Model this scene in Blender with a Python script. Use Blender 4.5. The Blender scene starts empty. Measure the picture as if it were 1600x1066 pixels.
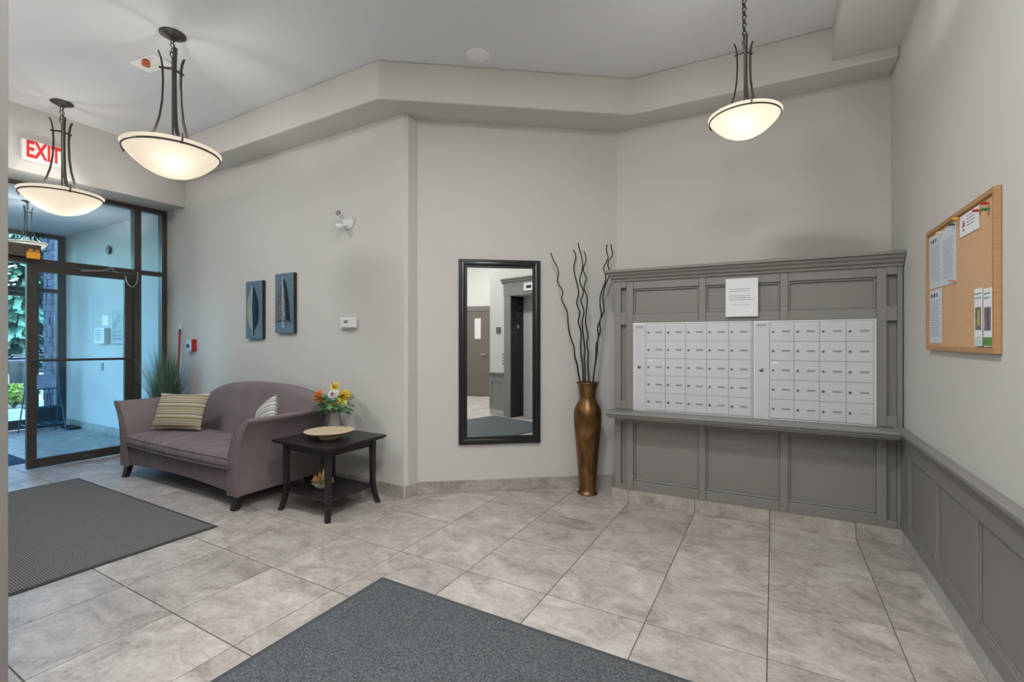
import bpy, bmesh, math, random
from mathutils import Vector, Matrix
random.seed(7)
R = math.radians
scn = bpy.context.scene
COL = scn.collection

# ------------------------------------------------------------------ camera
CAM_H, FPX, CY, YAW = 1.32, 729.5, 531.63, 0.51056
cd = bpy.data.cameras.new('camera'); cam = bpy.data.objects.new('camera', cd); COL.objects.link(cam)
cd.sensor_fit = 'HORIZONTAL'; cd.sensor_width = 36.0
cd.lens = 36.0 * FPX / 1600.0
cd.shift_y = (CY - 533.0) / 1600.0
cd.clip_start = 0.02; cd.clip_end = 300
cam.location = (0, 0, CAM_H); cam.rotation_euler = (R(90), 0, YAW)
scn.camera = cam

# ------------------------------------------------------------------ world, sun, exposure
W = bpy.data.worlds.new('sky'); scn.world = W; W.use_nodes = True
nt = W.node_tree; bg = nt.nodes['Background']
sky = nt.nodes.new('ShaderNodeTexSky'); sky.sky_type = 'NISHITA'
sky.sun_disc = False; sky.sun_elevation = R(48); sky.sun_rotation = R(60); sky.air_density = 1.4; sky.ozone_density = 3.0
nt.links.new(sky.outputs[0], bg.inputs[0]); bg.inputs[1].default_value = 2.3
sd = bpy.data.lights.new('sun', 'SUN'); sd.energy = 4.0; sd.angle = R(2); sd.color = (1, .95, .86)
sun = bpy.data.objects.new('sun', sd); COL.objects.link(sun); sun.rotation_euler = (R(45), 0, R(215)); sun.location = (-20, 0, 20)
vs = scn.view_settings
vs.view_transform = 'Standard'; vs.look = 'None'; vs.gamma = 1.0; vs.use_curve_mapping = False
vs.exposure = 0.12
scn.cycles.max_bounces = 10; scn.cycles.diffuse_bounces = 6; scn.cycles.transparent_max_bounces = 16
scn.cycles.use_denoising = True; scn.cycles.sample_clamp_indirect = 6.0
scn.cycles.caustics_reflective = False; scn.cycles.caustics_refractive = False
PENDANT_W, SMALL_W, FILL_W = 11.5, 7.5, 32.5

# ------------------------------------------------------------------ materials
def s2l(c):
    return tuple(((v/255)/12.92 if v/255 <= .04045 else (((v/255)+.055)/1.055)**2.4) for v in c) + (1,)
MATS = {}
def mat(name, col, rough=.6, metal=0.0, var=0.0, vscale=6.0, bump=0.0, bscale=60.0, spec=.5, emit=None, estr=0, stretch=None):
    if name in MATS: return MATS[name]
    m = bpy.data.materials.new(name); m.use_nodes = True; n = m.node_tree; b = n.nodes['Principled BSDF']
    c = s2l(col); b.inputs['Base Color'].default_value = c
    b.inputs['Roughness'].default_value = rough; b.inputs['Metallic'].default_value = metal
    b.inputs['Specular IOR Level'].default_value = spec
    if var or bump:
        tc = n.nodes.new('ShaderNodeTexCoord'); mp = n.nodes.new('ShaderNodeMapping')
        n.links.new(tc.outputs['Object'], mp.inputs[0])
        if stretch: mp.inputs['Scale'].default_value = stretch
    if var:
        t = n.nodes.new('ShaderNodeTexNoise'); t.inputs['Scale'].default_value = vscale; t.inputs['Detail'].default_value = 5
        n.links.new(mp.outputs[0], t.inputs['Vector'])
        r = n.nodes.new('ShaderNodeValToRGB'); r.color_ramp.elements[0].position = .3; r.color_ramp.elements[1].position = .7
        r.color_ramp.elements[0].color = tuple(v*(1-var) for v in c[:3])+(1,)
        r.color_ramp.elements[1].color = tuple(min(1, v*(1+var)) for v in c[:3])+(1,)
        n.links.new(t.outputs['Fac'], r.inputs[0]); n.links.new(r.outputs[0], b.inputs['Base Color'])
    if bump:
        t2 = n.nodes.new('ShaderNodeTexNoise'); t2.inputs['Scale'].default_value = bscale; t2.inputs['Detail'].default_value = 4
        n.links.new(mp.outputs[0], t2.inputs['Vector'])
        bp = n.nodes.new('ShaderNodeBump'); bp.inputs['Strength'].default_value = bump; bp.inputs['Distance'].default_value = .01
        n.links.new(t2.outputs['Fac'], bp.inputs['Height']); n.links.new(bp.outputs[0], b.inputs['Normal'])
    if emit:
        b.inputs['Emission Color'].default_value = s2l(emit); b.inputs['Emission Strength'].default_value = estr
    MATS[name] = m; return m

def tile_mat(name, lo, mid, hi, scale=3.8, rough=.42):
    m = bpy.data.materials.new(name); m.use_nodes = True; n = m.node_tree; L = n.links; b = n.nodes['Principled BSDF']
    tc = n.nodes.new('ShaderNodeTexCoord'); oi = n.nodes.new('ShaderNodeObjectInfo')
    mul = n.nodes.new('ShaderNodeVectorMath'); mul.operation = 'SCALE'; mul.inputs[3].default_value = 1.0
    sc_ = n.nodes.new('ShaderNodeMath'); sc_.operation = 'MULTIPLY'; sc_.inputs[1].default_value = 61.0
    L.new(oi.outputs['Random'], sc_.inputs[0])
    add = n.nodes.new('ShaderNodeVectorMath'); add.operation = 'ADD'
    L.new(tc.outputs['Object'], add.inputs[0]); L.new(sc_.outputs[0], add.inputs[1])
    st = n.nodes.new('ShaderNodeMapping'); st.inputs['Scale'].default_value = (1.0, 1.35, 1.0); st.inputs['Rotation'].default_value = (0, 0, .4)
    L.new(add.outputs[0], st.inputs[0])
    t1 = n.nodes.new('ShaderNodeTexNoise'); t1.inputs['Scale'].default_value = scale; t1.inputs['Detail'].default_value = 7; t1.inputs['Roughness'].default_value = .7; t1.inputs['Distortion'].default_value = 1.1
    t2 = n.nodes.new('ShaderNodeTexNoise'); t2.inputs['Scale'].default_value = scale*9; t2.inputs['Detail'].default_value = 6; t2.inputs['Roughness'].default_value = .7; t2.inputs['Distortion'].default_value = .6
    L.new(st.outputs[0], t1.inputs['Vector']); L.new(st.outputs[0], t2.inputs['Vector'])
    mx = n.nodes.new('ShaderNodeMath'); mx.operation = 'MULTIPLY_ADD'; mx.inputs[1].default_value = .5; L.new(t2.outputs['Fac'], mx.inputs[0]); L.new(t1.outputs['Fac'], mx.inputs[2])
    r = n.nodes.new('ShaderNodeValToRGB'); e = r.color_ramp.elements
    e[0].position = .56; e[0].color = s2l(lo); e[1].position = .96; e[1].color = s2l(hi); k = e.new(.74); k.color = s2l(mid)
    L.new(mx.outputs[0], r.inputs[0])
    hv = n.nodes.new('ShaderNodeHueSaturation'); vr = n.nodes.new('ShaderNodeMapRange'); vr.inputs['To Min'].default_value = .93; vr.inputs['To Max'].default_value = 1.07
    L.new(oi.outputs['Random'], vr.inputs['Value']); L.new(vr.outputs[0], hv.inputs['Value']); L.new(r.outputs[0], hv.inputs['Color'])
    L.new(hv.outputs[0], b.inputs['Base Color'])
    rr = n.nodes.new('ShaderNodeMapRange'); rr.inputs['To Min'].default_value = rough-.1; rr.inputs['To Max'].default_value = rough+.15
    L.new(t1.outputs['Fac'], rr.inputs['Value']); L.new(rr.outputs[0], b.inputs['Roughness'])
    bp = n.nodes.new('ShaderNodeBump'); bp.inputs['Strength'].default_value = .12; bp.inputs['Distance'].default_value = .004
    L.new(t2.outputs['Fac'], bp.inputs['Height']); L.new(bp.outputs[0], b.inputs['Normal'])
    return m

def glass_mat(name, tint, ior=1.5):
    m = bpy.data.materials.new(name); m.use_nodes = True; n = m.node_tree; n.nodes.remove(n.nodes['Principled BSDF'])
    o = n.nodes['Material Output']; t = n.nodes.new('ShaderNodeBsdfTransparent'); t.inputs[0].default_value = tint + (1,)
    g = n.nodes.new('ShaderNodeBsdfGlossy'); g.inputs['Roughness'].default_value = .005
    f = n.nodes.new('ShaderNodeFresnel'); f.inputs[0].default_value = ior
    mx = n.nodes.new('ShaderNodeMixShader'); n.links.new(f.outputs[0], mx.inputs[0]); n.links.new(t.outputs[0], mx.inputs[1]); n.links.new(g.outputs[0], mx.inputs[2])
    n.links.new(mx.outputs[0], o.inputs[0]); return m

def bowl_mat():
    m = bpy.data.materials.new('frosted_lamp_glass'); m.use_nodes = True; n = m.node_tree; L = n.links
    n.nodes.remove(n.nodes['Principled BSDF']); o = n.nodes['Material Output']
    t = n.nodes.new('ShaderNodeBsdfTranslucent'); t.inputs[0].default_value = (.66, .62, .56, 1)
    d = n.nodes.new('ShaderNodeBsdfDiffuse'); d.inputs[0].default_value = (.55, .51, .45, 1)
    m1 = n.nodes.new('ShaderNodeMixShader'); m1.inputs[0].default_value = .3; L.new(t.outputs[0], m1.inputs[1]); L.new(d.outputs[0], m1.inputs[2])
    e = n.nodes.new('ShaderNodeEmission'); e.inputs[0].default_value = (1, .92, .80, 1); e.inputs[1].default_value = .13
    a = n.nodes.new('ShaderNodeAddShader'); L.new(m1.outputs[0], a.inputs[0]); L.new(e.outputs[0], a.inputs[1]); L.new(a.outputs[0], o.inputs[0])
    return m

def mat_carpet(name, dark, light, rib=None):
    m = bpy.data.materials.new(name); m.use_nodes = True; n = m.node_tree; L = n.links; b = n.nodes['Principled BSDF']
    b.inputs['Roughness'].default_value = .95; b.inputs['Specular IOR Level'].default_value = .15
    tc = n.nodes.new('ShaderNodeTexCoord'); t = n.nodes.new('ShaderNodeTexNoise'); t.inputs['Scale'].default_value = 130 if not rib else 90; t.inputs['Detail'].default_value = 3; t.inputs['Roughness'].default_value = .8
    L.new(tc.outputs['Object'], t.inputs['Vector'])
    r = n.nodes.new('ShaderNodeValToRGB'); r.color_ramp.elements[0].position = .36; r.color_ramp.elements[1].position = .64
    r.color_ramp.elements[0].color = s2l(dark); r.color_ramp.elements[1].color = s2l(light)
    src = t.outputs['Fac']
    if rib:
        w = n.nodes.new('ShaderNodeTexWave'); w.bands_direction = 'Y'; w.inputs['Scale'].default_value = rib; w.inputs['Distortion'].default_value = .6; w.inputs['Detail Scale'].default_value = 30
        L.new(tc.outputs['Object'], w.inputs['Vector'])
        mm = n.nodes.new('ShaderNodeMix'); mm.inputs[0].default_value = .35; L.new(t.outputs['Fac'], mm.inputs[2]); L.new(w.outputs['Fac'], mm.inputs[3]); src = mm.outputs[0]
    L.new(src, r.inputs[0]); L.new(r.outputs[0], b.inputs['Base Color'])
    bp = n.nodes.new('ShaderNodeBump'); bp.inputs['Strength'].default_value = .5; bp.inputs['Distance'].default_value = .006
    L.new(src, bp.inputs['Height']); L.new(bp.outputs[0], b.inputs['Normal']); return m

def stripe_mat(name, cols, axis=2, freq=7.0):
    m = bpy.data.materials.new(name); m.use_nodes = True; n = m.node_tree; L = n.links; b = n.nodes['Principled BSDF']; b.inputs['Roughness'].default_value = .9
    tc = n.nodes.new('ShaderNodeTexCoord'); sp = n.nodes.new('ShaderNodeSeparateXYZ'); L.new(tc.outputs['Object'], sp.inputs[0])
    mu = n.nodes.new('ShaderNodeMath'); mu.operation = 'MULTIPLY'; mu.inputs[1].default_value = freq; L.new(sp.outputs[axis], mu.inputs[0])
    ad = n.nodes.new('ShaderNodeMath'); ad.operation = 'ADD'; ad.inputs[1].default_value = 20.0; L.new(mu.outputs[0], ad.inputs[0])
    fr = n.nodes.new('ShaderNodeMath'); fr.operation = 'FRACT'; L.new(ad.outputs[0], fr.inputs[0])
    r = n.nodes.new('ShaderNodeValToRGB'); r.color_ramp.interpolation = 'CONSTANT'; e = r.color_ramp.elements
    while len(e) > 1: e.remove(e[-1])
    e[0].position = 0; e[0].color = s2l(cols[0][1])
    for p, c in cols[1:]:
        k = e.new(p); k.color = s2l(c)
    L.new(fr.outputs[0], r.inputs[0]); L.new(r.outputs[0], b.inputs['Base Color']); return m

M_WALL = mat('wall_paint', (203, 201, 196), .75, var=.015, vscale=1.5, bump=.04, bscale=220)
M_CEIL = mat('ceiling_paint', (222, 223, 226), .85, bump=.04, bscale=200)
M_TRIM = mat('grey_trim_paint', (132, 129, 125), .45)
M_TILE = tile_mat('slate_look_tile', (144, 136, 130), (176, 169, 163), (204, 198, 192))
M_BASE = tile_mat('base_tile', (140, 133, 126), (166, 160, 153), (190, 185, 178), 4.0)
M_BASER = tile_mat('base_tile_grey', (158, 157, 153), (178, 177, 173), (196, 196, 193), 4.0)
M_GROUT = mat('grout', (104, 99, 95), .9, var=.06, vscale=30)
M_IRON = mat('dark_bronze_iron', (74, 70, 66), .45, .6, bump=.1, bscale=90)
M_BOWL = bowl_mat()
M_WHITE = mat('white_plastic', (226, 226, 226), .4)
M_BOX = mat('mailbox_enamel', (205, 205, 207), .35, .1)
M_BOXLINE = mat('mailbox_frame', (222, 222, 222), .35, .1)
M_SLOT = mat('engraved_plate', (146, 146, 148), .5)
M_LOCK = mat('lock_metal', (120, 120, 120), .3, .9)
M_FRAME = mat('bronze_aluminium', (80, 74, 70), .4, .35)
M_GLASS = glass_mat('entrance_glass', (.80, .87, .91))
M_GLASS2 = glass_mat('outer_glass', (.72, .90, .97))
M_SOFA = mat('taupe_velvet', (124, 113, 114), .85, var=.10, vscale=5, bump=.15, bscale=14, spec=.2)
M_SOFA2 = mat('taupe_velvet_cushion', (122, 112, 114), .85, var=.18, vscale=6, bump=.8, bscale=9, spec=.2, stretch=(2.5, .5, 1))
M_WOOD = mat('espresso_wood', (38, 31, 31), .35, var=.15, vscale=10, stretch=(1, 6, 6), bump=.05)
M_BLACK = mat('black_lacquer', (26, 26, 29), .28, spec=.6)
M_MIRROR = mat('mirror_silver', (232, 234, 233), .01, 1.0)
M_CORK = mat('cork', (206, 168, 128), .9, var=.06, vscale=120, bump=.1, bscale=200)
M_OAK = mat('oak_frame', (176, 134, 88), .5, var=.12, vscale=14, stretch=(1, 1, 8))
M_PAPER = mat('paper', (232, 232, 233), .8)
M_PAPERB = mat('paper_bluish', (204, 213, 222), .8)
M_INK = mat('grey_ink', (148, 151, 158), .9)
M_BLACKP = mat('black_plastic', (30, 30, 31), .45)
M_RED = mat('red_paint', (176, 32, 34), .4)
M_STEEL = mat('brushed_steel', (170, 170, 168), .3, .9)

# ------------------------------------------------------------------ mesh helpers
class B:
    def __init__(s): s.bm = bmesh.new()
    def box(s, x0, x1, y0, y1, z0, z1, bev=0):
        v = [s.bm.verts.new(p) for p in ((x0,y0,z0),(x1,y0,z0),(x1,y1,z0),(x0,y1,z0),(x0,y0,z1),(x1,y0,z1),(x1,y1,z1),(x0,y1,z1))]
        f = [s.bm.faces.new([v[i] for i in q]) for q in ((3,2,1,0),(4,5,6,7),(0,1,5,4),(1,2,6,5),(2,3,7,6),(3,0,4,7))]
        if bev:
            ed = list({e for k in f for e in k.edges})
            bmesh.ops.bevel(s.bm, geom=ed, offset=bev, segments=2, affect='EDGES', profile=.5)
        return s
    def prism(s, poly, z0, z1, M=None):
        a = [s.bm.verts.new((x, y, z0)) for x, y in poly]; b = [s.bm.verts.new((x, y, z1)) for x, y in poly]
        n = len(poly); s.bm.faces.new(a[::-1]); s.bm.faces.new(b)
        for i in range(n): s.bm.faces.new((a[i], a[(i+1) % n], b[(i+1) % n], b[i]))
        if M is not None: bmesh.ops.transform(s.bm, matrix=M, verts=a+b)
        bmesh.ops.recalc_face_normals(s.bm, faces=s.bm.faces)
        return s
    def lathe(s, prof, seg=32, c=(0, 0, 0), sx=1, sy=1):
        rings = []
        for r, z in prof:
            if r < 1e-6: rings.append([s.bm.verts.new((c[0], c[1], c[2]+z))])
            else: rings.append([s.bm.verts.new((c[0]+sx*r*math.cos(2*math.pi*i/seg), c[1]+sy*r*math.sin(2*math.pi*i/seg), c[2]+z)) for i in range(seg)])
        for p, q in zip(rings, rings[1:]):
            for i in range(seg):
                j = (i+1) % seg
                a = [p[i], p[j]] if len(p) > 1 else [p[0]]
                b = [q[j], q[i]] if len(q) > 1 else [q[0]]
                if len(a+b) > 2: s.bm.faces.new(a+b)
        return s
    def tube(s, pts, r, seg=8, flat=1.0, up=None):
        pts = [Vector(p) for p in pts]; n = len(pts); rings = []
        rs = r if isinstance(r, (list, tuple)) else [r]*n
        prev = None
        for i, p in enumerate(pts):
            t = (pts[min(i+1, n-1)] - pts[max(i-1, 0)]).normalized()
            if prev is None:
                u = Vector(up) if up else (Vector((0, 0, 1)) if abs(t.z) < .9 else Vector((1, 0, 0)))
            else: u = prev
            a = (u - t*u.dot(t)).normalized(); b = t.cross(a); prev = a
            rings.append([s.bm.verts.new(p + a*(rs[i]*math.cos(2*math.pi*k/seg)) + b*(rs[i]*flat*math.sin(2*math.pi*k/seg))) for k in range(seg)])
        for p, q in zip(rings, rings[1:]):
            for k in range(seg): s.bm.faces.new((p[k], p[(k+1) % seg], q[(k+1) % seg], q[k]))
        s.bm.faces.new(rings[0][::-1]); s.bm.faces.new(rings[-1]); return s
    def torus(s, R_, r, c=(0, 0, 0), seg=32, m=8, M=None, zs=1.0):
        vs_ = []
        for i in range(seg):
            a = 2*math.pi*i/seg
            vs_.append([s.bm.verts.new(((R_+r*math.cos(2*math.pi*k/m))*math.cos(a), (R_+r*math.cos(2*math.pi*k/m))*math.sin(a), zs*r*math.sin(2*math.pi*k/m))) for k in range(m)])
        for i in range(seg):
            p, q = vs_[i], vs_[(i+1) % seg]
            for k in range(m): s.bm.faces.new((p[k], q[k], q[(k+1) % m], p[(k+1) % m]))
        T = Matrix.Translation(c) @ (M if M is not None else Matrix.Identity(4))
        bmesh.ops.transform(s.bm, matrix=T, verts=[v for q in vs_ for v in q]); return s
    def grid(s, fn, nu, nv, close=False):
        g = [[s.bm.verts.new(fn(i/nu, j/nv)) for j in range(nv+1)] for i in range(nu+1)]
        for i in range(nu):
            for j in range(nv): s.bm.faces.new((g[i][j], g[i+1][j], g[i+1][j+1], g[i][j+1]))
        return s
    def quad(s, *p): s.bm.faces.new([s.bm.verts.new(q) for q in p]); return s
    def move(s, M): bmesh.ops.transform(s.bm, matrix=M, verts=s.bm.verts); return s

def obj(name, b, m, parent=None, smooth=False, bev=0, loc=None, rz=0, seg=2):
    if bev:
        ed = [e for e in b.bm.edges if len(e.link_faces) == 2 and e.calc_face_angle(0) > .5]
        bmesh.ops.bevel(b.bm, geom=ed, offset=bev, segments=seg, affect='EDGES', profile=.5)
    me = bpy.data.meshes.new(name); b.bm.to_mesh(me); b.bm.free()
    if m: me.materials.append(m)
    o = bpy.data.objects.new(name, me); COL.objects.link(o)
    if smooth:
        me.shade_smooth(); me.set_sharp_from_angle(angle=R(42))
    if parent: o.parent = parent
    if loc: o.location = loc
    if rz: o.rotation_euler = (0, 0, rz)
    return o
def tag(o, label, cat, group=None):
    o['label'] = label; o['category'] = cat
    if group: o['group'] = group
    return o
def thing(name, label, cat, loc=(0, 0, 0), rz=0, group=None):
    o = bpy.data.objects.new(name, None); COL.objects.link(o); o.location = loc; o.rotation_euler = (0, 0, rz); o.empty_display_size = .1
    return tag(o, label, cat, group)
def struct(name, b, m, parent=None, **k):
    o = obj(name, b, m, parent, **k)
    if not parent: o['kind'] = 'structure'
    return o
def structE(name, loc=(0, 0, 0), rz=0):
    o = bpy.data.objects.new(name, None); COL.objects.link(o); o.location = loc; o.rotation_euler = (0, 0, rz); o['kind'] = 'structure'; return o
def copy(o, name, parent, loc):
    c = bpy.data.objects.new(name, o.data); COL.objects.link(c); c.parent = parent; c.location = loc; return c
def lamp(name, kind, loc, energy, col, parent=None, size=.1, rot=None):
    l = bpy.data.lights.new(name, kind); l.energy = energy; l.color = col
    if kind == 'POINT': l.shadow_soft_size = size
    if kind == 'AREA': l.shape = 'DISK'; l.size = size
    o = bpy.data.objects.new(name, l); COL.objects.link(o); o.location = loc
    if rot: o.rotation_euler = rot
    if parent: o.parent = parent
    return o
def words(b, x0, x1, z0, z1, lines, y, h=.5, fill=.85, seed=1, step=.035):
    rnd = random.Random(seed); dz = (z1-z0)/lines
    for i in range(lines):
        zt = z1 - i*dz; x = x0; end = x0 + (x1-x0)*rnd.uniform(fill-.2, fill)
        while x < end:
            w = min(rnd.uniform(.3, 1)*step, end-x)
            b.quad((x, y, zt-dz*h), (x+w, y, zt-dz*h), (x+w, y, zt), (x, y, zt)); x += w+step*.25
    return b

# ------------------------------------------------------------------ room shell
ZC, ZS, RX = 3.518, 3.212, .733
YL = 2.955                      # sofa wall
PA, PB = (-2.66, 3.095), (-1.24, 4.165)
ang = math.atan2(PB[1]-PA[1], PB[0]-PA[0])
nx, ny = -math.sin(ang), math.cos(ang)
struct('wall_left', B().prism([(-6.66, YL), (-2.69, YL), (-2.665, YL+.025), (-2.66, 3.095), (-2.72, 3.4), (-6.66, 3.4)], 0, 3.6), M_WALL)
struct('wall_center', B().prism([PA, PB, (PB[0]+.2*nx, PB[1]+.2*ny), (PA[0]+.2*nx, PA[1]+.2*ny)], 0, 3.6), M_WALL)
struct('wall_back', B().prism([PB, (RX+.02, 4.235), (RX+.02, 4.45), (PB[0]-.1, 4.4)], 0, 3.6), M_WALL)
EY0, EY1, EZ = .80, 1.74, 2.07     # elevator opening in the right wall
wr = B(); wr.box(RX, RX+.29, EY1, 4.45, 0, 3.6); wr.box(RX, RX+.29, .25, EY0, 0, 3.6); wr.box(RX, RX+.29, EY0, EY1, EZ, 3.6)
struct('wall_right', wr, M_WALL)
struct('wall_corridor', B().box(RX+.29, 3.9, .25, .45, 0, 3.6), M_WALL)
struct('wall_lobby', B().prism([(-6.66, .48), (-2.0, .48), (-2.0, -4.15), (-2.2, -4.15), (-2.2, .28), (-6.66, .28)], 0, 3.6), M_WALL)
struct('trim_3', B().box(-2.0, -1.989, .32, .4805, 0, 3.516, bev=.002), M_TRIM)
dpx, dpy, dvx, dvy = 2.482, -1.712, .516, .857
dang = math.atan2(dvy, dvx)
q = lambda t, o: (dpx+dvx*t+dvy*o, dpy+dvy*t-dvx*o)
struct('wall_diagonal', B().prism([q(-2.7, 0), q(2.5, 0), q(2.5, .2), q(-2.7, .2)], 0, 3.6), M_WALL)
struct('wall_front', B().box(-2.2, 1.3, -4.15, -3.95, 0, 3.6), M_WALL)
ceil_ = struct('ceiling', B().box(-6.7, 3.9, -4.2, 4.5, ZC, ZC+.1), M_CEIL)
obj('soffit', B().prism([(-6.13, 2.675), (-2.705, 2.675), (-1.04, 3.905), (RX, 3.965), (RX, 4.26), (-1.26, 4.19), (-2.68, 3.12), (-2.70, 2.97), (-6.13, 2.97)], ZS, ZC), M_WALL, ceil_, bev=.012)
obj('soffit', B().box(.358, RX+.01, .26, 3.98, 3.275, ZC), M_WALL, ceil_, bev=.012)
obj('soffit', B().box(-6.66, -6.13, .47, 2.965, 2.905, ZC), M_WALL, ceil_, bev=.008)
struct('ceiling_vestibule', B().box(-9.75, -6.62, .3, 3.1, 2.93, 3.03), M_CEIL)
struct('wall_vestibule_right', B().box(-9.75, -6.66, YL, 3.2, 0, 3.03), M_WALL)

# floor with single tiles
floor = struct('floor', B().box(-9.75, 3.9, -4.2, 4.5, -.1, -.003), M_GROUT)
TX0, TY0, TW, TH = .4795, 3.2369, .5023, .5169
tb = B().box(.0023, TW-.0023, .0030, TH-.0030, -.012, 0, bev=.001)
t0 = None
def inroom(x, y):
    if x < -6.4: return .2 < y < 3.2
    if x < -2.3: return .2 < y < 3.3
    if y > -.3: return x < 3.7 and y < 4.4 and not (y > .45 and x > 1.2) and not (y-3.095 > (x+2.66)*.7535+.5)
    return x > -2.4 and (x-dpx)*dvy - (y-dpy)*dvx < .35
for i in range(-21, 8):
    for j in range(-15, 3):
        x, y = TX0+i*TW, TY0+j*TH
        if not inroom(x+TW/2, y+TH/2): continue
        if t0 is None: t0 = obj('floor_tile', tb, M_TILE, floor, loc=(x, y, 0))
        else: copy(t0, 'floor_tile', floor, (x, y, 0))

# base tiles
def base_run(side, p0, p1, marks, h=.103, th=.012, extra=0, m=None):
    """marks: distances along p0->p1 of the joints; root at p0, local x along the wall, local -y into the room"""
    a = math.atan2(p1[1]-p0[1], p1[0]-p0[0]); ln = math.hypot(p1[0]-p0[0], p1[1]-p0[1])
    r = structE('baseboard_'+side, (p0[0], p0[1], 0), a)
    ms = [0-extra]+[m for m in marks if 0.02 < m < ln-.02]+[ln+extra]
    for s_, e_ in zip(ms, ms[1:]):
        obj('base_tile', B().box(s_+.0015, e_-.0015, -th, 0, .001, h, bev=.001), m or M_BASE, r)
base_run('left', (-6.5, YL), (-2.69, YL), [6.5+TX0+k*TW for k in range(-16, 2)])
base_run('return', (-2.672, YL-.005), (-2.662, 3.10), [])
base_run('center', PA, PB, [.03+.475*k for k in range(1, 5)])
br = [4.2-(TY0+k*TH) for k in range(-4, 3)]
base_run('right', (RX, 4.2), (RX, 1.86), sorted(br), h=.108, m=M_BASER)
base_run('elevator', (RX, .64), (RX, .25), [])
base_run('vestibule', (-9.6, YL), (-6.66, YL), [9.6+TX0+k*TW for k in range(-21, -12)])

# ------------------------------------------------------------------ right wall wainscot
def wainscot(name, y0, y1, stiles):
    w = structE(name, (RX, 0, 0))
    z0, z1 = .108, .715
    obj('chair_rail', B().box(-.055, -.001, y0, y1, .735, .757, bev=.004).box(-.042, -.001, y0, y1, .715, .736, bev=.004).box(-.03, -.001, y0, y1, .69, .716, bev=.004), M_TRIM, w)
    obj('rail', B().box(-.018, -.001, y0, y1, .60, .695, bev=.003), M_TRIM, w)
    obj('rail', B().box(-.018, -.001, y0, y1, .105, .182, bev=.003), M_TRIM, w)
    e = sorted([y0]+[s for p in stiles for s in p]+[y1])
    if stiles and stiles[0][0] > y0: pass
    for (a, b_) in stiles:
        obj('stile', B().box(-.018, -.001, max(a, y0), min(b_, y1), .18, .602, bev=.003), M_TRIM, w)
    ss = sorted(stiles)
    for (a, b_), (c, d) in zip(ss, ss[1:]):
        obj('panel', B().box(-.006, -.001, b_-.005, c+.005, .175, .605).box(-.012, -.005, b_, b_+.012, .182, .60, bev=.004).box(-.012, -.005, c-.012, c, .182, .60, bev=.004).box(-.012, -.005, b_, c, .182, .194, bev=.004).box(-.012, -.005, b_, c, .588, .60, bev=.004), M_TRIM, w)
    return w
wainscot('trim_1', 1.88, 3.86, [(1.88, 1.99), (2.06-.06, 2.06), (2.551, 2.608), (3.093, 3.154), (3.64, 3.86)][0:1]+[(2.04, 2.06), (2.551, 2.608), (3.093, 3.154), (3.64, 3.83)])
wainscot('trim_2', .25, .64, [(.25, .30), (.58, .64)])

# ------------------------------------------------------------------ elevator (seen in the mirror)
el = structE('door_2', (RX, 0, 0))
obj('casing', B().box(-.03, -.001, EY0-.16, EY0, 0, EZ+.02, bev=.004), M_TRIM, el)
obj('casing', B().box(-.03, -.001, EY1, EY1+.14, 0, EZ+.02, bev=.004), M_TRIM, el)
obj('header', B().box(-.034, -.001, EY0-.17, EY1+.15, EZ+.005, 2.30, bev=.004), M_TRIM, el)
obj('crown', B().prism([(-.03, 2.29), (-.055, 2.31), (-.06, 2.33), (-.085, 2.35), (-.085, 2.37), (0, 2.37), (0, 2.29)], EY0-.2, EY1+.18, Matrix(((1, 0, 0, 0), (0, 0, 1, 0), (0, 1, 0, 0), (0, 0, 0, 1)))), M_TRIM, el)
M_STONE = mat('black_stone_jamb', (34, 32, 32), .2, var=.5, vscale=7)
for ya, yb in ((EY0+.001, EY0+.02), (EY1-.02, EY1-.001)):
    obj('jamb', B().box(-.02, .28, ya, yb, 0, EZ), M_STONE, el)
M_ELEV = mat('elevator_door_grey', (206, 203, 200), .45)
obj('sliding_panel', B().box(.27, .285, EY0, EY0+.47, 0, EZ, bev=.002), M_ELEV, el)
obj('sliding_panel', B().box(.272, .285, EY0+.473, EY1, 0, EZ, bev=.002), M_ELEV, el)
sg = obj('floor_indicator', B().box(-.05, -.034, 1.13, 1.36, 2.13, 2.26, bev=.003), M_WHITE, el)
obj('display', B().box(-.052, -.049, 1.19, 1.30, 2.17, 2.22), M_BLACKP, sg)
pn = thing('call_panel', 'blue lit elevator call button plate beside the elevator casing', 'call button', (RX, .60, .98))
obj('plate', B().box(-.012, -.001, -.022, .022, -.09, .11, bev=.002), mat('call_plate', (120, 160, 185), .3, .5), pn)
for z in (-.04, .01, .06): obj('button', B().lathe([(0, 0), (.012, 0), (.012, .006), (0, .006)], 16).move(Matrix.Translation((-.012, 0, z)) @ Matrix.Rotation(R(-90), 4, 'Y')), M_WHITE, pn)
tag(obj('wall_plate', B().box(RX-.012, RX-.001, .42, .53, 1.44, 1.55, bev=.002), mat('steel_plate', (120, 118, 115), .4, .6)), 'square steel plate on the white wall beside the elevator', 'wall plate')
jm = thing('floor_number_plate', 'small floor number plate on the dark elevator jamb', 'number plate', (RX+.13, EY0+.0215, 1.55))
obj('plate', B().box(-.03, .03, -.001, .003, -.04, .04), M_STONE, jm)
obj('number', B().box(-.02, -.012, .003, .005, -.025, .025).box(.002, .022, .003, .005, -.025, -.015).box(.002, .022, .003, .005, .015, .025).box(.002, .022, .003, .005, -.005, .005).box(.014, .022, .003, .005, -.025, .025), M_WHITE, jm)

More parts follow.
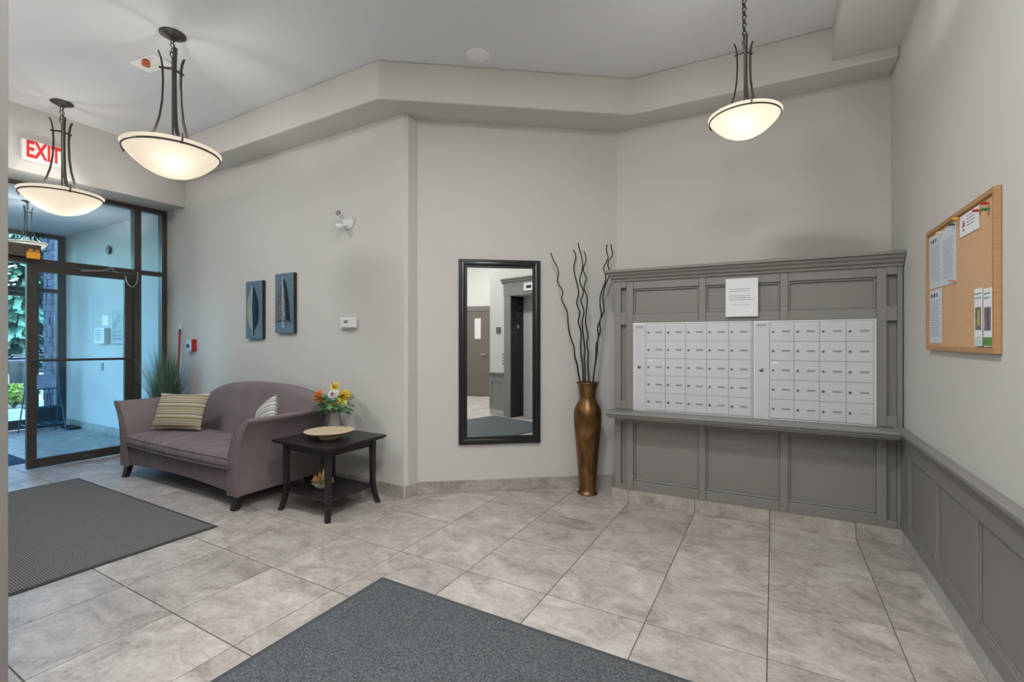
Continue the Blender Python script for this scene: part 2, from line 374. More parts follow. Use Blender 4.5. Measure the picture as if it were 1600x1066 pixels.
# service door in the diagonal wall
d3 = structE('door_3', (dpx, dpy, 0), dang)
M_DOOR = mat('brown_grey_door', (104, 97, 92), .5)
obj('door_panel', B().box(-.92, -.005, .004, .05, .008, 2.0, bev=.003), M_DOOR, d3)
for a, b_, z0, z1 in ((-1.0, -.925, 0, 2.12), (0, .075, 0, 2.12), (-.925, 0, 2.005, 2.12)):
    obj('casing', B().box(a, b_, .002, .06, z0, z1, bev=.003), mat('door_casing', (112, 106, 101), .5), d3)
obj('vision_pane', B().box(-.345, -.195, .049, .054, 1.35, 1.83), mat('lit_pane', (215, 213, 210), .3), d3)
obj('lever_handle', B().tube([(-.075, .05, .99), (-.075, .1, .99)], .012).tube([(-.06, .1, .99), (-.19, .1, .995)], .011).lathe([(0, 0), (.028, 0), (.028, .008), (0, .008)], 20, (0, 0, 0)), M_STEEL, d3)

# ------------------------------------------------------------------ entrance: glazed screen and door
DX = -6.585
FD = .05
w1 = structE('window_1', (DX, 0, 0))
def bar(nm, y0, y1, z0, z1, par, m=None, dx=FD, x=0): return obj(nm, B().box(x-dx, x+dx, y0, y1, z0, z1, bev=.003), m or M_FRAME, par)
bar('head_frame', .5, 2.945, 2.86, 2.906, w1)
bar('jamb', 2.895, 2.945, 0, 2.86, w1)
bar('mullion', 2.612, 2.682, 0, 2.86, w1)
bar('mullion', .75, .82, 0, 2.86, w1)
bar('jamb', .49, .54, 0, 2.86, w1)
bar('transom_bar', .82, 2.612, 2.10, 2.15, w1)
bar('transom_bar', 2.682, 2.895, 2.10, 2.15, w1)
bar('sill', 2.682, 2.895, 0, .06, w1)
for y0, y1, z0, z1 in ((.82, 2.612, 2.15, 2.86), (2.682, 2.895, 2.15, 2.86), (2.682, 2.895, .06, 2.10), (.54, .75, 2.15, 2.86), (.54, .75, .06, 2.1)):
    obj('pane', B().box(-.004, .004, y0, y1, z0, z1), M_GLASS, w1)
d1 = structE('door_1', (DX, 0, 0))
def leaf(root, y0, y1):
    obj('stile', B().box(-.023, .023, y0, y0+.075, .012, 2.093, bev=.003), M_FRAME, root)
    obj('stile', B().box(-.023, .023, y1-.075, y1, .012, 2.093, bev=.003), M_FRAME, root)
    obj('top_rail', B().box(-.022, .022, y0+.075, y1-.075, 2.02, 2.093, bev=.003), M_FRAME, root)
    obj('bottom_rail', B().box(-.022, .022, y0+.075, y1-.075, .012, .105, bev=.003), M_FRAME, root)
    obj('pane', B().box(-.004, .004, y0+.07, y1-.07, .1, 2.03), M_GLASS, root)
    obj('push_bar', B().tube([(.06, y0+.03, 1.115), (.06, y1-.03, 1.105)], .013).tube([(0.02, y0+.035, 1.115), (.06, y0+.035, 1.115)], .011).tube([(0.02, y1-.035, 1.105), (.06, y1-.035, 1.105)], .011), M_FRAME, root, smooth=True)
leaf(d1, 1.714, 2.606)
obj('maker_plate', B().box(.022, .0235, 2.15, 2.20, .05, .058), M_STEEL, d1)
cl = obj('door_closer', B().box(.03, .075, 2.18, 2.42, 2.105, 2.145, bev=.004), M_FRAME, d1)
obj('closer_arm', B().tube([(.09, 2.40, 2.14), (.12, 2.30, 2.09), (.09, 2.12, 2.065)], .01).tube([(.09, 2.36, 2.14), (.12, 2.42, 2.08)], .008), M_STEEL, cl, smooth=True)
pts = [(.06+.03*math.sin(t*math.pi), 2.52+.075*(1-math.cos(t*math.pi))/1.0 * .8, 2.06-.15*math.sin(t*math.pi)+.06*t) for t in [k/14 for k in range(15)]]
obj('power_transfer_cable', B().tube(pts, .007), M_STEEL, d1, smooth=True)
op = thing('door_operator', 'brown metal operator box mounted on the bar above the entrance door', 'door operator', (DX+.06, 1.3, 2.152))
obj('housing', B().box(-.045, .06, -.30, .495, 0, .125, bev=.004), M_FRAME, op)
yb = thing('yellow_alarm_box', 'small yellow sounder box fixed to the brown operator over the entrance', 'alarm box', (DX+.125, 1.735, 2.13))
obj('body', B().box(0, .03, -.055, .045, 0, .07, bev=.008), mat('yellow_plastic', (232, 168, 40), .5), yb)
obj('lens', B().lathe([(0, 0), (.022, .0), (.022, .02), (0, .035)], 14, (.015, -.022, .07)).lathe([(0, 0), (.016, .0), (.016, .02), (0, .03)], 14, (.015, .025, .07)), mat('amber_lens', (205, 140, 70), .3), yb)

# EXIT sign
ex = thing('exit_sign', 'white box sign with red EXIT letters above the glass entrance', 'exit sign', (-6.129, 1.70, 3.105))
obj('housing', B().box(0, .05, -.145, .145, -.093, .093, bev=.006), mat('sign_white', (232, 226, 222), .5, emit=(240, 232, 226), estr=.12), ex)
def text(body, size, m, parent, loc, rot, sx=1, ext=.001, off=0, name='lettering'):
    cu = bpy.data.curves.new('t', 'FONT'); cu.body = body; cu.size = size; cu.extrude = ext; cu.offset = off; cu.align_x = 'CENTER'; cu.align_y = 'CENTER'
    to = bpy.data.objects.new('t', cu); COL.objects.link(to); bpy.context.view_layer.update()
    me = bpy.data.meshes.new_from_object(to.evaluated_get(bpy.context.evaluated_depsgraph_get())); bpy.data.objects.remove(to)
    me.transform(Matrix.Rotation(rot[2], 4, 'Z') @ Matrix.Rotation(rot[0], 4, 'X') @ Matrix.Diagonal((sx, 1, 1, 1)))
    me.materials.clear(); me.materials.append(m); o = bpy.data.objects.new(name, me); COL.objects.link(o); o.parent = parent; o.location = loc; return o
text('EXIT', .215, mat('exit_red', (214, 40, 44), .5, emit=(220, 40, 44), estr=.15), ex, (.0505, .005, 0), (R(90), 0, R(90)), sx=.56, off=.006)

# vestibule outer glazing
OX = -9.65
w2 = structE('window_2', (OX, 0, 0))
M_OFR = mat('outer_frame', (58, 66, 74), .4, .3)
for nm, y0, y1, z0, z1 in (('jamb', 2.85, 2.94, 0, 2.93), ('mullion', 2.585, 2.64, 0, 2.93), ('mullion', 1.55, 1.61, 0, 2.93), ('mullion', .52, .58, 0, 2.93),
                           ('head_frame', .5, 2.85, 2.87, 2.93), ('transom_bar', .58, 2.85, 2.04, 2.10), ('sill', 2.64, 2.85, 0, .30)):
    bar(nm, y0, y1, z0, z1, w2, M_OFR, .045)
for y0, y1 in ((2.64, 2.85), (1.61, 2.585), (.58, 1.55)):
    obj('pane', B().box(-.004, .004, y0, y1, 2.1, 2.87), M_GLASS2, w2)
obj('pane', B().box(-.004, .004, 2.64, 2.85, .3, 2.04), M_GLASS2, w2)
for n_, (y0, y1) in enumerate(((1.615, 2.58), (.585, 1.545))):
    r_ = structE('door_%d' % (4+n_), (OX, 0, 0))
    for y in (y0, y1-.06): obj('stile', B().box(-.023, .023, y, y+.06, .01, 2.035, bev=.003), M_FRAME, r_)
    obj('top_rail', B().box(-.022, .022, y0+.06, y1-.06, 1.97, 2.035, bev=.003), M_FRAME, r_)
    obj('bottom_rail', B().box(-.022, .022, y0+.06, y1-.06, .01, .145, bev=.003), M_FRAME, r_)
    obj('pane', B().box(-.004, .004, y0+.05, y1-.05, .14, 1.98), M_GLASS2, r_)
    obj('push_bar', B().tube([(.06, y0+.03, 1.05), (.06, y1-.03, 1.05)], .012), M_FRAME, r_, smooth=True)
    obj('closer_arm', B().tube([(.04, y0+.25, 2.02), (.2, y0+.4, 2.03), (.06, y0+.55, 2.06)], .009), M_STEEL, r_, smooth=True)

w3 = structE('added_window', (0, .44, 0))  # unseen side glazing, added to let more skylight into the vestibule
for nm, x0, x1, z0, z1 in (('jamb', -9.7, -9.62, 0, 2.93), ('mullion', -8.68, -8.62, 0, 2.93), ('mullion', -7.68, -7.62, 0, 2.93), ('jamb', -6.70, -6.64, 0, 2.93), ('head_frame', -9.62, -6.7, 2.87, 2.93), ('transom_bar', -9.62, -6.7, 2.04, 2.10), ('sill', -9.62, -6.7, 0, .1)):
    obj(nm, B().box(x0, x1, -.04, .04, z0, z1, bev=.003), M_OFR, w3)
for x0, x1 in ((-9.62, -8.68), (-8.62, -7.68), (-7.62, -6.7)):
    for z0, z1 in ((.1, 2.04), (2.10, 2.87)): obj('pane', B().box(x0, x1, -.004, .004, z0, z1), M_GLASS2, w3)

# vestibule wall fittings
ic = thing('intercom_panel', 'white intercom panel with small buttons on the vestibule wall', 'intercom', (-8.26, YL-.001, 1.38))
obj('body', B().box(-.16, .16, -.07, 0, -.11, .11, bev=.006), M_WHITE, ic)
bb = B(); words(bb, -.12, .12, -.08, .085, 5, -.0705, .45, .95, 4, .05); obj('keypad', bb, M_INK, ic)
dr = thing('directory_board', 'framed resident directory board hung on the vestibule wall', 'directory', (-7.77, YL-.001, 1.5))
obj('frame', B().box(-.2, .2, -.03, 0, -.235, .235, bev=.004), mat('directory_frame', (150, 160, 168), .4, .3), dr)
obj('sheet', B().box(-.17, .17, -.032, -.029, -.04, .17), mat('directory_sheet', (150, 170, 165), .5, var=.3, vscale=9), dr)
bb = B(); words(bb, -.17, .17, -.2, -.06, 3, -.0325, .4, 1.0, 9, .2); obj('lettering', bb, M_INK, dr)
tag(obj('paper_notice', B().box(-8.34, -8.14, YL-.006, YL-.001, 1.53, 1.67), mat('notice_paper', (245, 245, 240), .7)), 'white paper notice pinned above the vestibule intercom', 'notice')
tag(obj('light_switch', B().box(-8.385, -8.315, YL-.012, YL-.001, .885, .995, bev=.003), M_STEEL), 'small switch plate low on the vestibule wall', 'switch')
tag(obj('wall_sensor', B().box(-7.58, -7.50, YL-.04, YL-.001, 1.98, 2.12, bev=.01), M_WHITE), 'small white motion sensor high on the vestibule wall', 'sensor')
tag(obj('ceiling_sensor', B().lathe([(0, 0), (.05, 0), (.06, .02), (.06, .035), (0, .035)], 20).move(Matrix.Translation((-8.1, YL, 2.58)) @ Matrix.Rotation(R(90), 4, 'X')), M_BLACKP), 'round black detector high on the vestibule wall', 'sensor')
tag(obj('vestibule_mat', B().box(-9.3, -7.0, .75, 1.86, 0.0005, .009, bev=.003), mat_carpet('blue_mat', (40, 62, 84), (66, 90, 112))), 'blue grey entrance mat lying inside the glass vestibule', 'floor mat')
rk = thing('wire_rack', 'slim wire magazine rack standing by the vestibule window', 'rack', (-9.15, 2.55, 0))
rb = B()
for y in (-.20, .20):
    rb.tube([(-.18, y, 0), (-.02, y*.9, .55), (.0, y*.8, 1.0)], .008); rb.tube([(.2, y, 0), (.03, y*.9, .55), (.0, y*.8, 1.0)], .008)
obj('side_frame', rb, mat('blue_steel_wire', (70, 100, 125), .4, .5), rk, smooth=True)
for z, w_ in ((.12, .15), (.36, .08), (.615, .05)):
    sb = B()
    for x in (-w_, 0, w_): sb.tube([(x, -.19, z), (x, .19, z)], .006)
    for y in (-.19, -.06, .06, .19): sb.tube([(-w_, y, z), (w_, y, z)], .005)
    obj('shelf', sb, MATS['blue_steel_wire'], rk, smooth=True)
mg = thing('magazine', 'magazine standing on the wire rack by the vestibule window', 'magazine', (-9.15, 2.55, .6275))
obj('cover', B().box(-.012, .012, -.14, .14, 0, .2), mat('magazine_cover', (150, 165, 190), .5, var=.4, vscale=6), mg)
tag(obj('door_wedge_block', B().box(-9.35, -9.0, 2.80, 2.93, 0, .03, bev=.004), M_BLACKP), 'flat black item on the vestibule floor by the wall', 'floor item')

# ------------------------------------------------------------------ outdoors
M_ASPH = mat('paving', (150, 150, 150), .9, var=.08, vscale=3)
g_ = struct('ground', B().prism([(-60, -40), (-6.8, -40), (-6.8, .35), (OX-.06, .35), (OX-.06, 40), (-60, 40)], -.2, -.02), M_ASPH)
tag(obj('planter_wall', B().box(-11.1, -10.85, -6, 3.1, -.05, .17, bev=.02), mat('concrete_blue', (150, 158, 172), .85, var=.06, vscale=4)), 'low concrete planter edge outside the entrance doors', 'planter')
tag(obj('retaining_wall', B().box(-14.25, -14.0, -9, 12, -.05, .6, bev=.02), mat('beige_stone', (186, 168, 150), .9, var=.1, vscale=3)), 'beige retaining wall beyond the planted bed outdoors', 'wall')
tag(obj('planting_bed', B().box(-13.98, -11.12, -6, 3.1, -.05, .12), mat('soil', (92, 84, 66), .95, var=.3, vscale=6)), 'bed of dark soil between planter edge and wall', 'planting bed')
def leafball(b, c, r, n, size, rnd, flatz=1):
    for _ in range(n):
        v = Vector((rnd.gauss(0, 1), rnd.gauss(0, 1), rnd.gauss(0, 1))).normalized()*r*rnd.uniform(.6, 1.0); v.z *= flatz
        p = Vector(c)+v; a = Vector((rnd.gauss(0, 1), rnd.gauss(0, 1), rnd.gauss(0, .6))).normalized(); d = a.cross(Vector((rnd.gauss(0, 1), rnd.gauss(0, 1), rnd.gauss(0, 1)))).normalized()
        s_ = size*rnd.uniform(.6, 1.3)
        b.quad(p-a*s_, p+d*s_*.45, p+a*s_, p-d*s_*.45)
M_LEAF = mat('shrub_leaf', (128, 146, 50), .7, var=.35, vscale=3)
M_LEAFR = mat('shrub_leaf_red', (190, 120, 84), .7, var=.35, vscale=3)
rnd = random.Random(3)
for k, (y, r, h, col) in enumerate(((.3, .34, .3, M_LEAF), (1.2, .34, .3, M_LEAF), (2.05, .34, .3, M_LEAF), (2.87, .33, .3, M_LEAF), (2.5, .25, .4, M_LEAFR))):
    x = -11.6 if col is M_LEAF else -12.8
    sh = thing('shrub', ('low yellow green shrub growing in the planter outside' if col is M_LEAF else 'small reddish shrub growing behind the yellow green shrubs outside'), 'shrub', (x, y, .121), group='shrubs outside the entrance' if col is M_LEAF else None)
    lb = B(); leafball(lb, (0, 0, h*.75+.05), r, 1100, .038, rnd, .5); lo = obj('foliage', lb, col, sh); lo['kind'] = 'stuff'
    st_ = B()
    for a in range(6): st_.tube([(0, 0, .015), (.2*math.cos(a), .2*math.sin(a), h)], .012, 5)
    obj('stems', st_, mat('twig', (80, 64, 50), .9), sh)
fn = thing('metal_fence', 'dark metal rail fence running along the retaining wall outdoors', 'fence', (-14.12, 0, .601))
for z in (.06, .40): obj('rail', B().box(-.02, .02, -9, 12, z-.02, z+.02), M_BLACKP, fn)
for k in range(21): obj('post', B().box(-.02, .02, -8.6+k, -8.56+k, 0, .42), M_BLACKP, fn)
bn = thing('rubbish_bin', 'dark rubbish bin standing outdoors before the rail fence', 'bin', (-13.45, 3.44, -.02))
obj('body', B().lathe([(0, 0), (.16, 0), (.19, .86), (.19, .9), (0, .9)], 20), M_BLACKP, bn, smooth=True)
obj('lid', B().lathe([(.20, .88), (.205, .92), (.11, 1.0), (0, 1.01)], 20), M_FRAME, bn, smooth=True)
M_SPR = mat('spruce_needles', (72, 108, 84), .8, var=.45, vscale=1.2)
def spruce(x, y, h, seed):
    rn = random.Random(seed); t = thing('spruce_tree', 'tall blue green spruce tree growing beyond the fence', 'tree', (x, y, -.1), group='spruces outdoors')
    obj('trunk', B().tube([(0, 0, 0), (0, 0, h*.6), (0, 0, h)], [.2, .1, .01], 8), mat('bark', (86, 70, 58), .95), t)
    b = B(); z = .3
    while z < h-.1:
        rr = (1-z/h)**.8*h*.26+.1; n = int(18+rr*26)
        for k in range(n):
            a = rn.uniform(0, 6.283); L_ = rr*rn.uniform(.6, 1.1); sag = rn.uniform(.1, .35); w_ = .07+.05*rn.random()
            dx_, dy_ = math.cos(a), math.sin(a)
            for s_ in range(9):
                f0, f1 = s_/9, (s_+1)/9
                for sd_ in (-1, 1):
                    p0 = Vector((dx_*L_*f0, dy_*L_*f0, z-sag*L_*f0*f0)); p1 = Vector((dx_*L_*f1, dy_*L_*f1, z-sag*L_*f1*f1))
                    wv = Vector((-dy_, dx_, -.35))*w_*sd_*rn.uniform(.6, 1.2)*(1-.4*f0)
                    b.quad(p0, p1, p1+wv*.7+(p1-p0)*.4, p0*.5+p1*.5+wv)
        z += .17
    o = obj('branches', b, M_SPR, t); o['kind'] = 'stuff'
for k, (x, y, h) in enumerate(((-18.2, 4.75, 7.5), (-19, -.3, 8), (-18.8, 9.6, 8), (-24, 7.9, 9), (-24, 1.9, 9))): spruce(x, y, h, k)
sc = thing('stone_column', 'rough stacked grey stone column outside the entrance window', 'column', (-11.2, 3.40, -.05))
obj('core', B().box(-.19, .19, -.19, .19, 0, 4.2), mat('mortar', (60, 58, 62), .9), sc)
sb = B(); rn = random.Random(5); z = 0.0
while z < 4.1:
    hh = rn.uniform(.07, .13)
    for face in range(4):
        y = -.2
        while y < .19:
            w_ = min(rn.uniform(.09, .2), .2-y); p = .2+rn.uniform(0, .03); bq = [(.15, p), (y+.004, y+w_-.004)]
            if face == 0: sb.box(.15, p, y+.004, y+w_-.004, z+.004, z+hh-.004)
            elif face == 1: sb.box(-p, -.15, y+.004, y+w_-.004, z+.004, z+hh-.004)
            elif face == 2: sb.box(y+.004, y+w_-.004, .15, p, z+.004, z+hh-.004)
            else: sb.box(y+.004, y+w_-.004, -p, -.15, z+.004, z+hh-.004)
            y += w_
    z += hh
so = obj('stones', sb, mat('split_stone', (72, 70, 80), .9, var=.7, vscale=9), sc); so['kind'] = 'stuff'

# ------------------------------------------------------------------ pendants
WARM = (1.0, .97, .925)
def pendant(x, y, s, ztop, rim_z, label, power, zceil=ZC, rot=20, group=None, bulbs=(280, 100)):
    """s = size factor (1 = 0.605 m bowl); ztop = top of the arms; rim_z = bowl rim"""
    t = thing('pendant_lamp', label, 'pendant lamp', (x, y, zceil), R(rot), group)
    zt, zr = ztop-zceil, rim_z-zceil; RB = .302*s
    obj('canopy', B().lathe([(0, 0), (.082*s, 0), (.082*s, -.008*s), (.066*s, -.016*s), (.05*s, -.02*s), (.03*s, -.034*s), (0, -.036*s)], 28), M_IRON, t, smooth=True)
    cb = B(); n = max(3, int((-zt-.03)/(.034*max(s, .6)))); top = -.03*s; step = (-zt+.0+top)/n if n else .03
    step = (top-(zt+.01))/n
    for k in range(n):
        M_ = Matrix.Rotation(R(90), 4, 'X') if k % 2 else Matrix.Rotation(R(90), 4, 'Y')
        lk = B(); cb.torus(step*.46, .0035, (0, 0, top-step*(k+.5)), 14, 6, M_ @ Matrix.Diagonal((1.0, 1.0, 1, 1)))
    cb.tube([(.004, 0, top), (.009, .003, (top+zt)/2), (.004, 0, zt-.06*s)], .0028, 6)
    obj('chain', cb, M_IRON, t, smooth=True)
    obj('loop', B().torus(.02*s, .004*s, (0, 0, zt-.004), 18, 6, Matrix.Rotation(R(90), 4, 'X')), M_IRON, t, smooth=True)
    obj('hub_rod', B().tube([(0, 0, zt-.02*s), (0, 0, zr-.03*s)], .0065*s, 8), M_IRON, t, smooth=True)
    H = zt-zr
    prof = [(.088, 0), (.073, .06), (.064, .14), (.060, .30), (.066, .50), (.082, .66), (.112, .80), (.158, .90), (.215, .965), (.272, 1.0)]
    for k in range(3):
        a = k*2*math.pi/3; ca, sa = math.cos(a), math.sin(a)
        pts = [(p*s*ca, p*s*sa, zt-q_*H+.012*s) for p, q_ in prof]
        sub = []
        for i in range(len(pts)-1):
            for f in (0, .5): sub.append(tuple(pts[i][m]*(1-f)+pts[i+1][m]*f for m in range(3)))
        sub.append(pts[-1])
        obj('arm', B().tube(sub, .0135*s, 8, .42, up=(-sa, ca, 0)), M_IRON, t, smooth=True)
    for k in range(3):
        a = k*2*math.pi/3; L_ = .083*s
        obj('crossbar', B().tube([(0, 0, zt-.145*H), (L_*math.cos(a), L_*math.sin(a), zt-.145*H)], .0085*s, 8), M_IRON, t, smooth=True)
    bp = [(0, -.178), (.06, -.172), (.12, -.152), (.18, -.118), (.235, -.070), (.275, -.025), (.302, .018), (.298, .022), (.27, -.015), (.23, -.06), (.175, -.108), (.118, -.142), (.06, -.160), (0, -.166)]
    obj('bowl', B().lathe([(r*s, zr+z*s) for r, z in bp], 56), M_BOWL, t, smooth=True)
    obj('rim_band', B().torus(.2885*s, .0055*s, (0, 0, zr-.008*s), 64, 6, zs=1.3), M_IRON, t, smooth=True)
    for k in range(3):
        a = k*2*math.pi/3; ca, sa = math.cos(a), math.sin(a); r0 = .30*s
        obj('rim_clip', B().tube([((r0-.004*s)*ca, (r0-.004*s)*sa, zr-.02*s), ((r0+.012*s)*ca, (r0+.012*s)*sa, zr+.01*s), ((r0+.006*s)*ca, (r0+.006*s)*sa, zr+.045*s), ((r0-.018*s)*ca, (r0-.018*s)*sa, zr+.05*s)], .006*s, 8), M_IRON, t, smooth=True)
    for k, a in enumerate((R(bulbs[0]), R(bulbs[1]))):
        lamp('bulb_light', 'POINT', (.125*s*math.cos(a), .125*s*math.sin(a), zr-.07*s), power*.5, WARM, t, .03*s)
        obj('bulb', B().lathe([(0, -.03), (.02, -.024), (.03, 0), (.02, .025), (.012, .05), (0, .05)], 16, (.1*s*math.cos(a)*.55, .1*s*math.sin(a)*.55, zr+.03*s)), M_WHITE, t, smooth=True)
    return t
pendant(-3.765, 1.735, 1.0, 3.372, 2.665, 'large cream bowl pendant hanging nearest the sofa under the grey ceiling', PENDANT_W, rot=105, bulbs=(232, 52))
pendant(-5.746, 1.735, 1.0, 3.352, 2.655, 'large cream bowl pendant hanging in front of the EXIT sign', PENDANT_W, rot=113, bulbs=(312, 150))
pendant(-.147, 3.012, .645, 3.05, 2.605, 'small cream bowl pendant on a long chain over the mailboxes', SMALL_W, rot=163, bulbs=(105, 285))
pendant(-7.53, 1.97, .58, 2.86, 2.44, 'small cream bowl pendant hanging inside the glass vestibule', 20.0, 2.93, rot=75)
# fill lights added out of view to brighten the lobby evenly
def fill_light(x, y, w, label, group, z=ZC):
    t = thing('added_fill_light', label, 'fill_light', (x, y, z), group=group)
    obj('trim_ring', B().torus(.24, .014, (0, 0, -.006), 48, 8), M_WHITE, t, smooth=True)
    obj('lens', B().lathe([(0, -.004), (.235, -.004)], 48), mat('fill_lens', (255, 250, 240), .5, emit=(255, 246, 232), estr=3.0), t)
    lamp('fill_lamp', 'AREA', (0, 0, -.02), w, (.97, .985, 1), t, .46)
for x, y, k in ((.35, -.35, 1.0), (.1, -1.5, .85), (-.7, -2.7, .7), (.6, -2.7, .7), (1.7, -.7, 1)): fill_light(x, y, FILL_W*k, 'round fill light added out of view in the elevator lobby ceiling', 'added fill lights in the elevator lobby')
for x, y, k in ((-2.5, .90, .18), (-4.6, .80, .95), (-.85, 1.30, 1.4)): fill_light(x, y, FILL_W*k, 'round fill light added out of view over the lobby mats', 'added fill lights over the lobby')
tag(obj('ceiling_speaker', B().lathe([(0, -.012), (.075, -.012), (.088, -.006), (.09, 0), (0, 0)], 40, (-1.985, 3.01, ZC-.0005)), mat('speaker_white', (240, 240, 240), .6), smooth=True), 'flat round white cover on the ceiling near the angled soffit', 'ceiling cover')
sp = thing('sprinkler_plate', 'white square ceiling plate with an orange capped sprinkler head', 'sprinkler', (-4.30, 1.83, ZC), R(8))
obj('plate', B().box(-.15, .15, -.075, .075, -.012, -.0005, bev=.003), mat('bright_white', (252, 252, 252), .5), sp)
obj('cap', B().lathe([(0, -.058), (.026, -.056), (.028, -.04), (.026, -.036), (.026, -.022), (0, -.022)], 20, (.02, -.05, 0)), mat('orange_cap', (196, 104, 44), .5), sp, smooth=True)
obj('head', B().lathe([(0, -.012), (.02, -.012), (.016, -.024), (0, -.024)], 16, (.02, -.05, 0)), M_BLACKP, sp, smooth=True)

# ------------------------------------------------------------------ mail wall
MA = R(2.12); MO = (-1.1524, 3.7633, 0)
ms = thing('mailbox_surround', 'grey painted panelled surround built around the white mailboxes', 'panelling', MO, MA)
X1 = 1.882
obj('carcass', B().box(.008, X1, .054, .37, .0, 1.82), M_TRIM, ms)
def memb(nm, x0, x1, z0, z1, y0=.02, bev=.004): return obj(nm, B().box(x0, x1, y0, .055, z0, z1, bev=bev), M_TRIM, ms)
for x0, x1 in ((.006, .0585), (.1027, .16), (1.745, 1.80), (1.854, X1)):
    memb('stile', x0, x1, .752, 1.82); memb('stile', x0, x1, .10, .70)
for x0, x1 in ((.656, .705), (1.195, 1.245)):
    memb('stile', x0, x1, 1.461, 1.82); memb('stile', x0, x1, .10, .70)
cols = ((.16, .656), (.705, 1.195), (1.245, 1.745))
def bead(b, x0, x1, z0, z1, y, w=.014):
    for a in ((x0, x0+w, z0, z1), (x1-w, x1, z0, z1), (x0, x1, z0, z0+w), (x0, x1, z1-w, z1)): b.box(a[0], a[1], y-.016, y+.002, a[2], a[3], bev=.005)
    return b
for x0, x1 in cols:
    memb('rail', x0, x1, 1.735, 1.82, .0215); memb('rail', x0, x1, 1.461, 1.531, .0215)
    memb('rail', x0, x1, .10, .176, .0215); memb('rail', x0, x1, .645, .70, .0215)
    for z0, z1 in ((1.531, 1.735), (.176, .645)):
        obj('panel', bead(B().box(x0, x1, .048, .0545, z0, z1), x0, x1, z0, z1, .048), M_TRIM, ms)
for x0, x1 in ((.0585, .1027), (1.80, 1.854)):
    for z0, z1 in ((.10, .145), (.655, .70), (.752, .825), (1.445, 1.545), (1.745, 1.82)):
        obj('flute_block', B().box(x0-.001, x1+.001, .014, .055, z0, z1, bev=.006), M_TRIM, ms)
prof = [(0, 1.80), (.012, 1.80), (.016, 1.815), (.03, 1.825), (.036, 1.84), (.05, 1.852), (.056, 1.868), (.07, 1.872), (.07, 1.892), (-.3, 1.892), (-.3, 1.82), (0, 1.82)]
cb = B(); rings = []
for path in ('L', 'F', 'R'):
    ring = []
    for o_, z in prof:
        x = .006-o_ if path != 'R' else X1
        if o_ <= -.29: x = .02 if path != 'R' else X1
        y = .38 if path == 'L' else .02-o_
        if o_ <= -.29: y = .38
        ring.append(cb.bm.verts.new((x, y, z)))
    rings.append(ring)
for p, q_ in zip(rings, rings[1:]):
    for i in range(len(prof)):
        j = (i+1) % len(prof)
        try: cb.bm.faces.new((p[i], p[j], q_[j], q_[i]))
        except ValueError: pass
cb.bm.faces.new(rings[2])
bmesh.ops.remove_doubles(cb.bm, verts=cb.bm.verts, dist=1e-5); bmesh.ops.recalc_face_normals(cb.bm, faces=cb.bm.faces)
obj('crown', cb, M_TRIM, ms)
jx = [-.012, .125, .627, 1.13, 1.632, 1.886]
for a, b_ in zip(jx, jx[1:]): obj('base_tile', B().box(a+.0015, b_-.0015, 0, .044, .001, .101, bev=.001), M_BASE, ms)
# shelf
sh = thing('mail_shelf', 'long grey painted shelf running under the white mailboxes', 'shelf', MO, MA)
obj('top', B().box(-.022, 1.878, -.17, .018, .733, .7515, bev=.004), M_TRIM, sh)
obj('edge_moulding', B().box(-.012, 1.878, -.16, .018, .716, .734, bev=.005).box(-.004, 1.878, -.148, .018, .701, .717, bev=.005), M_TRIM, sh)
# mailbox units
def mailbox(label, x0, x1, xs, bank):
    u = thing('mailbox_unit', label, 'mailboxes', MO, MA)
    z0, z1 = .7525, 1.4595
    obj('frame', B().box(x0+.001, x1-.001, .006, .0535, z0, z1, bev=.002), M_BOXLINE, u)
    obj('side_panel', B().box(x0+.012, xs[0]-.006, .003, .02, z0+.012, z1-.012, bev=.002), M_BOX, u)
    obj('master_lock', B().lathe([(0, 0), (.013, 0), (.013, .006), (.009, .008), (0, .008)], 16).move(Matrix.Translation(((x0+xs[0])/2, .004, 1.105)) @ Matrix.Rotation(R(90), 4, 'X')), M_LOCK, u, smooth=True)
    obj('number_plate', B().box(x0+.022, xs[0]-.02, .0015, .004, 1.415, 1.437), mat('plate_grey', (176, 176, 178), .4), u)
    zs = [.764+k*.1372 for k in range(6)]
    obj('door_recess', B().box(xs[0]-.002, xs[-1]+.002, .0045, .007, .762, .764+5*.1372+.002), mat('mailbox_gap', (136, 136, 138), .6), u)
    ref = {}
    for r in range(5):
        for c in range(len(xs)-1):
            xa, xb = xs[c]+.0013, xs[c+1]-.0013; w_ = xb-xa; key = round(w_, 4)
            d = obj('mail_door', B().box(0, w_, .001, .018, 0, .1346, bev=.0012), M_BOX, u, loc=(xa, 0, zs[r]+.0013))
            obj('lock', B().lathe([(0, 0), (.0085, 0), (.0085, .004), (0, .006)], 12).move(Matrix.Translation((.02, .001, .066)) @ Matrix.Rotation(R(90), 4, 'X')), M_LOCK, d, smooth=True)
            if not (bank == 1 and r == 0 and c == len(xs)-2):
                obj('number_slot', B().box(w_*.50, w_*.50+.05, -.0012, .002, .062, .074, bev=.001), M_SLOT, d)
            else:
                obj('number_slot', words(B(), w_*.5, w_*.5+.05, .064, .07, 1, .0004, 1, 1, 2, .012), M_SLOT, d)
            if r == 2 and c == 0:
                obj('name_label', B().box(.012, .055, -.0004, .002, .113, .124), mat('label_paper', (236, 236, 232), .7), d)
    return u
mailbox('white mailbox bank with five columns of doors', .1608, 1.0235, [.2626+k*.15 for k in range(6)], 0)
mailbox('white mailbox bank with four columns of doors beside the right corner', 1.0245, 1.7442, [1.1295+k*.1495 for k in range(5)], 1)
np_ = thing('taped_notice', 'white typed notice taped on the grey surround over the mailboxes', 'notice', (MO[0], MO[1], 0), MA)
